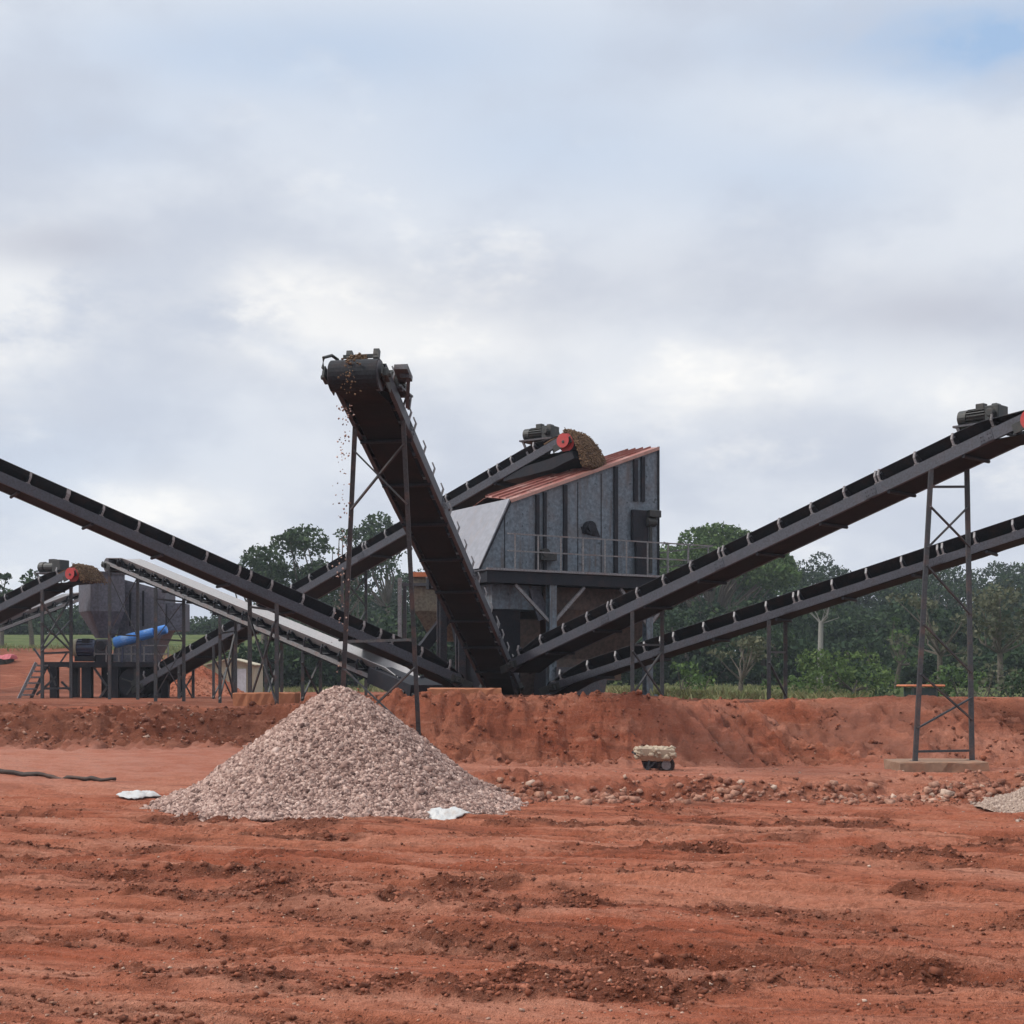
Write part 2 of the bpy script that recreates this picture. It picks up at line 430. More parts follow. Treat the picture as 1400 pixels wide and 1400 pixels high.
class MB:
    """collects solids in world coordinates"""
    def __init__(s): s.v = []; s.f = []

    def hexa(s, c):
        b = len(s.v); s.v += [Vector(p) for p in c]
        s.f += [(b, b + 3, b + 2, b + 1), (b + 4, b + 5, b + 6, b + 7), (b, b + 1, b + 5, b + 4), (b + 1, b + 2, b + 6, b + 5),
                (b + 2, b + 3, b + 7, b + 6), (b + 3, b, b + 4, b + 7)]

    def obox(s, c, a, b, n):
        """centre and three half vectors"""
        c = Vector(c)
        s.hexa([c - a - b - n, c + a - b - n, c + a + b - n, c - a + b - n, c - a - b + n, c + a - b + n, c + a + b + n, c - a + b + n])

    def box(s, lo, hi):
        lo = Vector(lo); hi = Vector(hi); c = (lo + hi) / 2; h = (hi - lo) / 2
        s.obox(c, Vector((h.x, 0, 0)), Vector((0, h.y, 0)), Vector((0, 0, h.z)))

    def bar(s, p, q, w, h=None, up=ZAX):
        h = h or w
        p = Vector(p); q = Vector(q); d = (q - p); a = d / 2; dn = d.normalized()
        if abs(dn.dot(up)) > 0.98: up = Vector((0, 1, 0))
        b = dn.cross(up).normalized(); n = b.cross(dn)
        s.obox((p + q) / 2, a, b * (w / 2), n * (h / 2))

    def angle(s, p, q, w, t=0.012, side=Vector((0, -1, 0))):
        """an L profile"""
        p = Vector(p); q = Vector(q); dn = (q - p).normalized()
        b = dn.cross(side).normalized(); n = b.cross(dn)
        a = (q - p) / 2; m = (p + q) / 2
        s.obox(m + n * (w / 2), a, b * (w / 2), n * (t / 2))
        s.obox(m + b * (w / 2 - t / 2) - n * (t * 0.25), a, b * (t / 2), n * (w / 2 - t * 0.25))

    def cyl(s, p, q, r, n=16, r2=None):
        p = Vector(p); q = Vector(q); r2 = r if r2 is None else r2
        d = (q - p).normalized(); up = ZAX if abs(d.z) < 0.95 else Vector((0, 1, 0))
        a = d.cross(up).normalized(); b = a.cross(d)
        i0 = len(s.v)
        for k in range(n):
            t = 2 * math.pi * k / n; o = a * math.cos(t) + b * math.sin(t)
            s.v.append(p + o * r); s.v.append(q + o * r2)
        for k in range(n):
            k2 = (k + 1) % n
            s.f.append((i0 + 2 * k, i0 + 2 * k + 1, i0 + 2 * k2 + 1, i0 + 2 * k2))
        s.f.append(tuple(i0 + 2 * k for k in range(n)))
        s.f.append(tuple(i0 + 2 * k + 1 for k in reversed(range(n))))

    def tube(s, pts, rad, n=8):
        pts = [Vector(p) for p in pts]
        if not isinstance(rad, (list, tuple)): rad = [rad] * len(pts)
        i0 = len(s.v)
        for i, p in enumerate(pts):
            d = (pts[min(i + 1, len(pts) - 1)] - pts[max(i - 1, 0)]).normalized()
            up = ZAX if abs(d.z) < 0.9 else Vector((0, 1, 0))
            a = d.cross(up).normalized(); b = a.cross(d)
            for k in range(n):
                t = 2 * math.pi * k / n
                s.v.append(p + (a * math.cos(t) + b * math.sin(t)) * rad[i])
        for i in range(len(pts) - 1):
            for k in range(n):
                k2 = (k + 1) % n
                s.f.append((i0 + i * n + k, i0 + i * n + k2, i0 + (i + 1) * n + k2, i0 + (i + 1) * n + k))
        s.f.append(tuple(i0 + k for k in reversed(range(n))))
        s.f.append(tuple(i0 + (len(pts) - 1) * n + k for k in range(n)))

    def plate(s, poly, thick):
        """planar polygon given thickness along its normal"""
        poly = [Vector(p) for p in poly]
        nrm = Vector((0, 0, 0))
        for i in range(len(poly)):
            nrm += (poly[i] - poly[0]).cross(poly[(i + 1) % len(poly)] - poly[0])
        nrm.normalize()
        i0 = len(s.v); n = len(poly)
        s.v += [p + nrm * thick / 2 for p in poly] + [p - nrm * thick / 2 for p in poly]
        s.f.append(tuple(range(i0, i0 + n))); s.f.append(tuple(i0 + n + k for k in reversed(range(n))))
        for k in range(n):
            k2 = (k + 1) % n
            s.f.append((i0 + k, i0 + n + k, i0 + n + k2, i0 + k2))

    def loft(s, rings, cap=True):
        i0 = len(s.v); n = len(rings[0])
        for r in rings: s.v += [Vector(p) for p in r]
        for i in range(len(rings) - 1):
            for k in range(n):
                k2 = (k + 1) % n
                s.f.append((i0 + i * n + k, i0 + i * n + k2, i0 + (i + 1) * n + k2, i0 + (i + 1) * n + k))
        if cap:
            s.f.append(tuple(i0 + k for k in reversed(range(n))))
            s.f.append(tuple(i0 + (len(rings) - 1) * n + k for k in range(n)))

    def build(s, name, mat, parent=None, bevel=0.0, smooth=False):
        off = rootloc(parent) if parent is not None else Vector((0, 0, 0))
        if parent is None and s.v:
            lo = Vector((min(p.x for p in s.v), min(p.y for p in s.v), min(p.z for p in s.v)))
            hi = Vector((max(p.x for p in s.v), max(p.y for p in s.v), max(p.z for p in s.v)))
            off = Vector(((lo.x + hi.x) / 2, (lo.y + hi.y) / 2, lo.z))
        me = bpy.data.meshes.new(name)
        me.from_pydata([tuple(p - off) for p in s.v], [], s.f)
        me.materials.append(mat)
        me.update()
        import bmesh
        bm = bmesh.new(); bm.from_mesh(me); bmesh.ops.recalc_face_normals(bm, faces=bm.faces)
        bm.to_mesh(me); bm.free()
        if smooth:
            me.polygons.foreach_set('use_smooth', [True] * len(me.polygons))
        o = bpy.data.objects.new(name, me)
        col.objects.link(o)
        if parent is not None: o.parent = parent
        else: o.location = off
        if bevel:
            md = o.modifiers.new('bevel', 'BEVEL'); md.width = bevel; md.segments = 1; md.limit_method = 'ANGLE'
        return o


def np_obj(name, V, Fc, mat, parent=None, off=Vector((0, 0, 0)), smooth=False, mats=None, midx=None):
    V = np.asarray(V, np.float32) - np.array(off, np.float32)
    Fc = np.asarray(Fc, np.int32)
    me = bpy.data.meshes.new(name)
    me.vertices.add(len(V)); me.vertices.foreach_set('co', V.ravel())
    k = Fc.shape[1]
    me.loops.add(Fc.size); me.loops.foreach_set('vertex_index', Fc.ravel())
    me.polygons.add(len(Fc)); me.polygons.foreach_set('loop_start', np.arange(0, Fc.size, k, dtype=np.int32))
    for mm in (mats or [mat]): me.materials.append(mm)
    if midx is not None: me.polygons.foreach_set('material_index', np.asarray(midx, np.int32))
    if smooth: me.polygons.foreach_set('use_smooth', np.ones(len(Fc), bool))
    me.update(calc_edges=True); me.validate()
    o = bpy.data.objects.new(name, me); col.objects.link(o)
    if parent is not None: o.parent = parent
    else: o.location = off
    return o


CUBE = np.array([[-1, -1, -1], [1, -1, -1], [1, 1, -1], [-1, 1, -1], [-1, -1, 1], [1, -1, 1], [1, 1, 1], [-1, 1, 1]], float)
CUBEF = np.array([[0, 3, 2, 1], [4, 5, 6, 7], [0, 1, 5, 4], [1, 2, 6, 5], [2, 3, 7, 6], [3, 0, 4, 7]])


def rotmats(n, rng):
    q = rng.normal(size=(n, 4)); q /= np.linalg.norm(q, axis=1)[:, None]
    w, x, y, z = q.T
    return np.stack([np.stack([1 - 2 * (y * y + z * z), 2 * (x * y - z * w), 2 * (x * z + y * w)], -1),
                     np.stack([2 * (x * y + z * w), 1 - 2 * (x * x + z * z), 2 * (y * z - x * w)], -1),
                     np.stack([2 * (x * z - y * w), 2 * (y * z + x * w), 1 - 2 * (x * x + y * y)], -1)], 1)


def stones(pos, size, rng, flat=1.0):
    n = len(pos)
    base = CUBE[None] * 0.5 * rng.uniform(0.55, 1.15, (n, 1, 3)) + rng.uniform(-0.2, 0.2, (n, 8, 3))
    v = np.einsum('nij,nkj->nki', rotmats(n, rng), base) * np.asarray(size)[:, None, None]
    v[:, :, 2] *= flat
    v = v + np.asarray(pos)[:, None, :]
    f = CUBEF[None] + (np.arange(n) * 8)[:, None, None]
    return v.reshape(-1, 3), f.reshape(-1, 4)


def leaves(pos, size, rng, up=0.35):
    n = len(pos)
    Rm = rotmats(n, rng)
    q = np.array([[-1, -.6, 0], [1, -.6, 0], [1, .6, 0], [-1, .6, 0]]) * 0.5
    q = q[None] * rng.uniform(0.6, 1.3, (n, 1, 1)) + np.concatenate([rng.uniform(-.15, .15, (n, 4, 2)), rng.uniform(-.12, .12, (n, 4, 1))], 2)
    v = np.einsum('nij,nkj->nki', Rm, q) * np.asarray(size)[:, None, None] + np.asarray(pos)[:, None, :]
    f = np.arange(n * 4).reshape(n, 4)
    return v.reshape(-1, 3), f


# ------------------------------------------------------------------ ground sheet
def axis(segs):
    out = [segs[0][0]]
    for a, b, st in segs:
        n = max(1, int(round((b - a) / st)))
        out += list(np.linspace(a, b, n + 1)[1:])
    return out


def grow(a, b, st, ratio=1.12):
    out = []; x = a
    while x < b:
        x += st; st *= ratio; out.append(min(x, b))
    return out


def make_ground():
    xp = axis([(0, 5.2, 0.032), (5.2, 14, 0.06)]); xp = xp + grow(14, 420, 0.08)
    X = np.array([-v for v in reversed(xp[1:])] + xp)
    yp = axis([(6.8, 13, 0.024), (13, 21, 0.042), (21, 32.2, 0.055)])
    yneg = list(reversed([6.8 - (v - 6.8) for v in grow(6.8, 60, 0.05, 1.25)]))
    Y = np.array(yneg + yp + grow(32.2, 420, 0.08, 1.075))
    gx, gy = np.meshgrid(X, Y)
    z = ground_h(gx, gy)
    V = np.stack([gx, gy, z], -1).reshape(-1, 3)
    nx, ny = len(X), len(Y)
    i = (np.arange(ny - 1)[:, None] * nx + np.arange(nx - 1)[None])
    Fc = np.stack([i, i + 1, i + nx + 1, i + nx], -1).reshape(-1, 4)
    o = np_obj('ground', V, Fc, M['ground'], smooth=True)
    _, m = detail(gx, gy)
    m = m * (1 - SS(21, 24, gy))
    b = bank_mask(gx, gy)
    m = np.maximum(m, 0.75 * b * (1 - SS(-5.5, -2.5, gx)))       # damp fresh cut on the left bank
    m = np.maximum(m, 0.35 * b * (1 - SS(2, 6, gx)))
    u2 = gx + 1.35 * gy + (fbm(gx * .8, gy * .8, 84, 3) - .5) * 1.1
    g2 = ridge(fbm(u2 * 1.7, (gy - 0.4 * gx) * 0.16, 85, 2), 11)
    u1 = gx + 1.15 * gy + (fbm(gx * .5, gy * .5, 81, 3) - .5) * 1.6
    g1 = ridge(fbm(u1 * 0.85, (gy - 0.4 * gx) * 0.10, 83, 2), 10)
    m = np.maximum(m, np.minimum(1, .75 * g1 + .8 * g2) * b * SS(1.5, 4.5, gx))  # shade of the carved gullies painted into the soil mask
    lipc = np.exp(-((gy - 23.9) / 0.6) ** 2) * SS(-1, 1, gx)
    m = np.maximum(m, lipc * SS(.42, .6, fbm(gx * 1.7, gy * 2.3, 91, 4)) * .7)  # bench edge shadow painted dark into the mask
    grass = SS(36, 46, gy + (fbm(gx * .25, gy * .25, 7, 3) - .5) * 8) * SS(4.5, 8, gx)
    grass = np.maximum(grass, SS(72, 80, gy + (fbm(gx * .25, gy * .25, 8, 3) - .5) * 9) * np.maximum(1 - SS(-24, -18, gx), SS(80, 88, gy)))
    grass = np.maximum(grass, SS(76, 84, gy) * SS(-12, -7, gx))
    far = SS(31, 33, gy)
    m = np.maximum(m, far * (.55 + .35 * SS(.42, .62, fbm(gx * .35, gy * .35, 57, 4))))
    grass = np.maximum(grass, SS(80, 86, gy + (fbm(gx * .3, gy * .3, 12, 3) - .5) * 8))
    dusty = SS(23.5, 26, gy) * (1 - SS(28.2, 29.2, gy)) * (1 - 0.5 * SS(-4, 0, gx))
    dusty = np.maximum(dusty, 0.55 * b * SS(1.5, 5, gx) * SS(.35, .6, fbm(gx * .5, gy * .8, 99, 3)))
    ca = o.data.color_attributes.new('soil', 'FLOAT_COLOR', 'POINT')
    c = np.stack([m, grass, dusty, np.ones_like(m)], -1).astype(np.float32)
    ca.data.foreach_set('color', c.ravel())
    tag(o, kind='structure')
    return o


make_ground()


# ------------------------------------------------------------------ earth clods, pebbles, rubble
def scatter_field():
    rng = np.random.default_rng(3)
    n = 260000
    y = 7.2 + 16 * rng.random(n) ** 1.25
    x = (rng.random(n) * 2 - 1) * (y * 0.39 + 0.6)
    _, m = detail(x, y)
    keep = rng.random(n) < (0.06 + 0.34 * m)
    x, y, m = x[keep], y[keep], m[keep]
    s = np.clip(rng.lognormal(math.log(0.014), 0.5, len(x)), 0.006, 0.05) * (0.6 + 0.7 * m)
    z = ground_h(x, y) + s * 0.12
    nb = 4200
    xb = rng.uniform(-13, 12.5, nb); yb = rng.uniform(28.4, 31.6, nb)
    yb = np.where(rng.random(nb) < .22, rng.uniform(23.6, 25.2, nb), yb)
    kb = (fbm(xb * 1.3, yb * 1.6, 33, 3) > .46 + .07 * (xb > 2)) & ((yb > 28) | (xb > -.5))
    xb, yb = xb[kb], yb[kb]
    sb = np.clip(rng.lognormal(math.log(0.04), 0.5, len(xb)), 0.015, 0.14)
    x = np.concatenate([x, xb]); y = np.concatenate([y, yb]); s = np.concatenate([s, sb])
    z = np.concatenate([z, ground_h(xb, yb) + sb * .08])
    v, f = stones(np.stack([x, y, z], -1), s, rng, 0.8)
    tag(np_obj('earth_clods', v, f, M['clod']), 'dark red clods churned up over the foreground earth', 'clods', kind='stuff')
    n = 6000
    y = 7.2 + 16 * rng.random(n); x = (rng.random(n) * 2 - 1) * (y * 0.39 + 0.6)
    k = fbm(x * .6, y * .9, 77, 3) > 0.5
    x, y = x[k], y[k]
    s = np.clip(rng.lognormal(math.log(0.012), 0.45, len(x)), 0.008, 0.045)
    v, f = stones(np.stack([x, y, ground_h(x, y) + s * .15], -1), s, rng, 0.7)
    tag(np_obj('pebbles', v, f, M['pebble']), 'small pale pebbles strewn over the red foreground earth', 'pebbles', kind='stuff')
    n = 2600
    x = rng.uniform(-0.6, 9.6, n); y = 23.85 + rng.normal(0, 0.25, n) + 0.5 * (fbm(x * .5, x * 0, 5, 2) - .5)
    s = np.clip(rng.lognormal(math.log(0.065), 0.5, n), 0.025, 0.15)
    k = rng.random(n) < 0.25 + 0.6 * (fbm(x * 1.1, y, 15, 2) > .45)
    x, y, s = x[k], y[k], s[k]
    n2 = 350
    x2 = rng.uniform(-1, 11, n2); y2 = rng.uniform(24, 30.8, n2); s2 = np.clip(rng.lognormal(math.log(0.028), 0.5, n2), 0.012, 0.11)
    n3 = 900
    x3 = rng.uniform(-12, -5, n3); y3 = rng.uniform(28.8, 31.2, n3); s3 = np.clip(rng.lognormal(math.log(0.03), 0.55, n3), 0.012, 0.12)
    x = np.concatenate([x, x2, x3]); y = np.concatenate([y, y2, y3]); s = np.concatenate([s, s2, s3])
    v, f = stones(np.stack([x, y, ground_h(x, y) + s * .1], -1), s, rng, 0.75)
    tag(np_obj('rubble', v, f, M['rubble']), 'pale rubble lying along the foot of the low bench and on the earth bank', 'rubble', kind='stuff')


scatter_field()


# ------------------------------------------------------------------ piles
def pile(name, label, cat, cx, cy, mounds, mat, n, ssize, seed, res=90, ext=3.4):
    rng = np.random.default_rng(seed)

    def h(x, y):
        g = ground_h(x, y, False)
        b0 = float(base_h(np.array([cx]), np.array([cy - 1.2]))[0])
        t = np.zeros_like(x) - 0.3
        for (mx, my, rad, hh, rnd, sx) in mounds:
            dx = (x - mx) / sx
            r = np.sqrt(dx ** 2 + (y - my) ** 2 + rnd ** 2) - rnd * 0.8
            ang = np.arctan2(y - my, dx)
            rr = rad * (1 + 0.08 * (vn(ang * 1.3 + 9, ang * 0 + mx, seed) - .5) + 0.03 * np.sin(ang * 3 + mx))
            q = 1 - r / rr
            t = np.maximum(t, hh * np.where(q > 0.12, q, 0.12 + (q - 0.12) * 0.55))
        t = t + 0.06 * (fbm(x * 1.5, y * 1.5, seed, 3) - .5) * (t > 0)
        return np.minimum(g, b0 + .06) + t, t

    xs = np.linspace(cx - ext, cx + ext, res); ys = np.linspace(cy - ext, cy + ext, res)
    gx, gy = np.meshgrid(xs, ys); z, t = h(gx, gy)
    V = np.stack([gx, gy, z], -1).reshape(-1, 3)
    i = (np.arange(res - 1)[:, None] * res + np.arange(res - 1)[None])
    Fc = np.stack([i, i + 1, i + res + 1, i + res], -1).reshape(-1, 4)
    tt = t.reshape(-1)
    Fc = Fc[(tt[Fc] > -0.12).any(1)]
    px = rng.uniform(cx - ext, cx + ext, n); py = rng.uniform(cy - ext, cy + ext, n)
    pz, pt = h(px, py)
    k = (pt > -0.03) | ((pt > -0.16) & (rng.random(n) < 0.22)) | ((pt > -0.27) & (rng.random(n) < 0.04))
    px, py, pz, pt = px[k], py[k], pz[k], pt[k]
    g = ground_h(px, py)
    kk = pz > g - .05
    px, py, pz, pt, g = px[kk], py[kk], pz[kk], pt[kk], g[kk]
    pz = np.maximum(pz, g)
    s = ssize * rng.lognormal(0, 0.36, len(px))
    v, f = stones(np.stack([px, py, pz + s * 0.1], -1), s, rng)
    V = np.concatenate([V, v]); Fc = np.concatenate([Fc, f + res * res])
    used = np.unique(Fc); remap = np.full(len(V), -1); remap[used] = np.arange(len(used))
    o = np_obj(name, V[used], remap[Fc], mat, off=Vector((cx, cy, gz(cx, cy, False))))
    return tag(o, label, cat)


pile('gravel_pile', 'large cone of pinkish crushed gravel under the tall conveyor', 'gravel pile', -2.75, 23.4,
     [(-2.86, 23.4, 2.50, 1.90, 0.22, 1.0), (-4.3, 22.85, 1.15, 0.55, 0.35, 1.0), (-3.6, 22.0, 1.15, .5, .4, 1.0)], M['gravel'], 230000, 0.029, 5, res=130, ext=3.0)
pile('sand_pile', 'low heap of fine beige quarry sand cut by the right edge', 'sand pile', 9.75, 22.6,
     [(9.75, 22.6, 1.72, 0.95, 0.2, 1.0)], M['finesand'], 50000, 0.018, 6, ext=2.2)
pile('earth_mound', 'cone of smooth red earth behind the long conveyor foot, before the cream shed', 'earth heap', *at(272, 950, 56)[:2],
     [(*at(272, 950, 56)[:2], 1.7, 1.25, 0.2, 1.0)], M['ground'], 2500, 0.03, 8, ext=2.2)

# gravel dropping from the tall conveyor
rng = np.random.default_rng(12)
n = 130
zz = 2.0 + 4.7 * rng.random(n) ** 0.6
fp = np.stack([-2.78 + rng.normal(0, 0.07, n) - 0.02 * (7 - zz), 23.45 + rng.normal(0, 0.09, n), zz], -1)
v, f = stones(fp, rng.uniform(0.012, 0.03, n), rng)
tag(np_obj('falling_gravel', v, f, M['gravel']), 'thin scatter of gravel dropping from the tall conveyor head', 'falling gravel', kind='stuff')


# ------------------------------------------------------------------ conveyors
class Conv: pass


def conveyor(label, tail, head, W=1.0, L=None, sp=0.84, ph=0.3, doubles=(), motor=None, disc=None, belt='belt', under=True, idler='bracket',
             frame='frame', name='belt_conveyor', cat='conveyor', chan=0.20, drum=0.23, ret=-0.085, rw=0.47):
    tail = Vector(tail); head = Vector(head)
    d = (head - tail).normalized()
    if L is None: L = (head - tail).length
    w = d.cross(ZAX).normalized(); nrm = w.cross(d)
    root = thing(name, label, cat, (tail.x, tail.y, gz(tail.x, tail.y, False)))

    def P(s, u, v): return tail + d * s + w * u + nrm * v
    cv = Conv(); cv.P = P; cv.L = L; cv.W = W; cv.d = d; cv.w = w; cv.n = nrm; cv.root = root
    hw = W / 2
    fr = MB()
    for sd in (-1, 1):
        fr.obox(P(L / 2, sd * hw, 0), d * (L / 2), w * 0.006, nrm * (chan / 2))
        for vv in (-1, 1):
            fr.obox(P(L / 2, sd * (hw - 0.038), vv * (chan / 2 - 0.006)), d * (L / 2), w * 0.031, nrm * 0.006)
    s = 0.5
    while s < L:
        fr.obox(P(s, 0, 0.02), d * 0.03, w * (hw - 0.008), nrm * 0.03); s += 1.68
    for s in doubles:
        for sd in (-1, 1):
            fr.obox(P(s, sd * (hw + 0.012), 0), d * 0.14, w * 0.007, nrm * (chan * 0.42))
            for a in (-.1, -.05, .05, .1):
                for b in (-.04, .04):
                    fr.cyl(P(s + a, sd * (hw + 0.018), b), P(s + a, sd * (hw + 0.034), b), 0.013, 6)
    fr.build('frame', M[frame], root)
    # belt loop
    bw = W * 0.42
    rh, rt = drum, drum * 0.8
    top = 0.15
    path = []
    N = max(8, int(L / 0.5))
    for i in range(N + 1):
        s = L * i / N
        tr = min(1, s / 0.9, (L - s) / 1.1)
        path.append((s, top, max(0, tr), 0))
    ch = top - rh
    for k in range(1, 12):
        a = math.pi * k / 12
        path.append((L + math.sin(a) * rh, ch + math.cos(a) * rh, 0, 0))
    path.append((L, ch - rh, 0, 0))
    path.append((L - 0.9, ret, 0, 0))
    Nr = max(6, int(L / 0.6))
    for i in range(1, Nr):
        s = (L - 0.9) + (0.7 - (L - 0.9)) * i / Nr
        sag = 0.018 * math.sin(s / 1.68 * math.pi) ** 2
        path.append((s, ret - sag, 0, 1))
    path.append((0.7, ret, 0, 0))
    ct = top - rt
    path.append((0, ct - rt, 0, 0))
    for k in range(1, 10):
        a = math.pi * k / 10
        path.append((-math.sin(a) * rt, ct - math.cos(a) * rt, 0, 0))
    us = [-1, -.72, -.42, 0, .42, .72, 1]

    def strip(pts, name_, mat_, closed, bwid):
        mb = MB(); i0 = 0; n = len(us)
        for (s, v, tr, _) in pts:
            for u in us:
                e = max(0, (abs(u) - 0.40) / 0.6)
                mb.v.append(P(s, u * bwid * (1 - 0.10 * tr * e), v + tr * e * 0.24 * W))
        m_ = len(pts)
        for i in range(m_ - (0 if closed else 1)):
            j = (i + 1) % m_
            for k in range(n - 1):
                mb.f.append((i * n + k, i * n + k + 1, j * n + k + 1, j * n + k))
        o = mb.build(name_, mat_, root)
        md = o.modifiers.new('thickness', 'SOLIDIFY'); md.thickness = 0.016; md.offset = 0
        return o
    iret = N + 12 + 1
    strip(path[:iret + 0], 'carrying_belt', M[belt], False, bw)
    strip(path[iret - 1:], 'return_belt', M['belt_dusty'], False, W * rw)
    # idlers
    mb = MB()
    for sd in (-1, 1):
        mb.bar(P(0, sd * (hw - .01), chan / 2), P(0.005, sd * (hw + 0.022), chan / 2 + 0.15), 0.03, 0.042, up=d)
        mb.bar(P(0.005, sd * (hw + 0.022), chan / 2 + 0.14), P(0.03, sd * (hw - 0.03), chan / 2 + 0.26), 0.03, 0.042, up=d)
        mb.obox(P(0, sd * (hw - 0.03), chan / 2 + 0.010), d * 0.05, w * 0.035, nrm * 0.009)
    mb.bar(P(0, -hw + .01, 0.04), P(0, hw - .01, 0.04), 0.05, 0.03, up=nrm)
    idl = mb.build('idler', M[idler], root)
    mb = MB()
    for sd in (-1, 1): mb.cyl(P(0, sd * bw * 0.45, 0.09), P(0, sd * bw * 0.96, 0.09 + 0.22 * W), 0.036, 8)
    mb.cyl(P(0, -bw * 0.40, 0.095), P(0, bw * 0.40, 0.095), 0.042, 8)
    rol = mb.build('roller_set', M['rib'], idl)
    ss = []
    s = ph
    while s < L - 0.45: ss.append(s); s += sp
    ss += [q + 0.19 for q in doubles]
    for i, q in enumerate(ss):
        o = idl if i == 0 else idl.copy()
        if i:
            col.objects.link(o); o.parent = root
            r2 = rol.copy(); col.objects.link(r2); r2.parent = o
        o.location = d * q
    mb = MB()
    mb.cyl(P(0, -hw * .97, ret - 0.055), P(0, hw * .97, ret - 0.055), 0.035, 10)
    for sd in (-1, 1):
        mb.bar(P(0, sd * (hw - .03), ret - 0.07), P(0, sd * (hw - 0.03), -chan / 2 + 0.02), 0.03, 0.05, up=d)
    ri = mb.build('return_idler', M['rib'], root)
    s = 1.3; i = 0
    while s < L - 1.0:
        o = ri if i == 0 else ri.copy()
        if i: col.objects.link(o); o.parent = root
        o.location = d * s; s += 1.68; i += 1
    # drums
    for nm, s0, r0, cc, mm in (('head_drum', L, rh - 0.01, ch, disc or 'steel'), ('tail_drum', 0, rt - 0.01, ct, 'steel')):
        mb = MB(); mb.cyl(P(s0, -bw * 1.04, cc), P(s0, bw * 1.04, cc), r0, 24)
        dr = mb.build(nm, M[mm], root)
        mb = MB(); mb.cyl(P(s0, -hw - 0.12, cc), P(s0, hw + 0.12, cc), 0.045, 10)
        for sd in (-1, 1):
            mb.obox(P(s0, sd * (hw + 0.03), cc), d * 0.11, w * 0.05, nrm * 0.08)
            mb.obox(P(s0 - 0.1, sd * (hw + 0.0), cc - 0.01), d * 0.32, w * 0.012, nrm * 0.10)
        mb.build('bearing', M['motor'], dr, bevel=0.01)
    if motor:
        s0, u0, v0, sc = motor
        hd = Vector((d.x, d.y, 0)).normalized()
        c0 = P(s0, u0, v0)
        A = hd * sc; B = w * sc; C = ZAX * sc
        mt = MB()
        for a, u in ((-0.42, -.24), (0.30, -.24), (-0.42, .24), (0.30, .24)):
            top_ = c0 + A * a + B * u - C * 0.17
            mt.bar(P(s0 + a * sc * 1.0, u0 + u * sc, chan / 2), top_, 0.05, 0.06, up=hd)
        mt.obox(c0 - C * 0.185, A * 0.50, B * 0.28, C * 0.02)
        mt.bar(c0 + A * -0.42 - B * .24 - C * 0.2, P(s0 - .1, u0 - .24 * sc, chan / 2), 0.04)
        mt.build('motor_mount', M['steel'], root)
        mo = MB()
        mo.cyl(c0 - A * 0.30, c0 + A * 0.14, 0.135 * sc, 20)
        for k in range(16):
            t = 2 * math.pi * k / 16
            o = B * math.cos(t) + C * math.sin(t)
            mo.obox(c0 - A * 0.08 + o * 0.15, A * 0.20, (B * -math.sin(t) + C * math.cos(t)) * 0.008, o * 0.022)
        mo = mo.build('motor', M['motor'], root)
        fc = MB(); fc.cyl(c0 - A * 0.47, c0 - A * 0.29, 0.165 * sc, 20); fc.cyl(c0 - A * 0.49, c0 - A * 0.46, 0.13 * sc, 20, 0.15 * sc)
        fc.build('fan_cover', M['motor'], mo)
        tb = MB(); tb.obox(c0 - A * 0.02 + C * 0.19, A * 0.09, B * 0.08, C * 0.06); tb.build('terminal_box', M['motor'], mo, bevel=0.01)
        gb = MB(); gb.obox(c0 + A * 0.30 - C * 0.01, A * 0.15, B * 0.2, C * 0.17); gb.cyl(c0 + A * 0.31 - B * 0.32, c0 + A * 0.31 + B * 0.32, 0.085 * sc, 14)
        gb.obox(c0 + A * .30 + C * .18, A * .06, B * .1, C * .03)
        gb.build('gearbox', M['motor'], root, bevel=0.015)

    def s_at(px, side):
        lo, hi = 0.0, L + 4
        f0 = px_of(P(lo, side * hw, 0)) - px
        for _ in range(50):
            m_ = (lo + hi) / 2; fm = px_of(P(m_, side * hw, 0)) - px
            if (fm > 0) == (f0 > 0): lo = m_
            else: hi = m_
        return lo
    cv.s_at = s_at
    return cv


def trestle(label, tops, feet, horiz=(), xs=(), diags=(), w=0.085, bw=0.05, group=None, fp=True, name='support_trestle'):
    """two legs and the bracing between them; horiz, xs, diags are fractions of the height from the foot"""
    tops = [Vector(t) for t in tops]; feet = [Vector(t) for t in feet]
    c = (feet[0] + feet[1]) / 2
    root = thing(name, label, 'trestle', (c.x, c.y, min(feet[0].z, feet[1].z)), group)
    for t, f_ in zip(tops, feet):
        mb = MB(); mb.bar(f_, t, w, w * 0.9, up=Vector((0, 1, 0)))
        if fp: mb.obox(f_ + ZAX * 0.01, Vector((w, 0, 0)), Vector((0, w, 0)), ZAX * 0.012)
        mb.build('leg', M['leg'], root)

    def q(i, k): return feet[i].lerp(tops[i], k)
    off = Vector((0, -1, 0)) * (w * 0.5 + bw * 0.3)
    for k in horiz:
        mb = MB(); mb.bar(q(0, k), q(1, k), bw, bw); mb.build('brace', M['leg'], root)
    for (k0, k1) in xs:
        mb = MB(); mb.bar(q(0, k0) + off, q(1, k1) + off, bw, bw * 0.6); mb.build('brace', M['leg'], root)
        mb = MB(); mb.bar(q(1, k0) + off * 1.8, q(0, k1) + off * 1.8, bw, bw * 0.6); mb.build('brace', M['leg'], root)
    for (i, k0, j, k1) in diags:
        mb = MB(); mb.bar(q(i, k0) + off, q(j, k1) + off, bw, bw * 0.7); mb.build('brace', M['leg'], root)
    return root


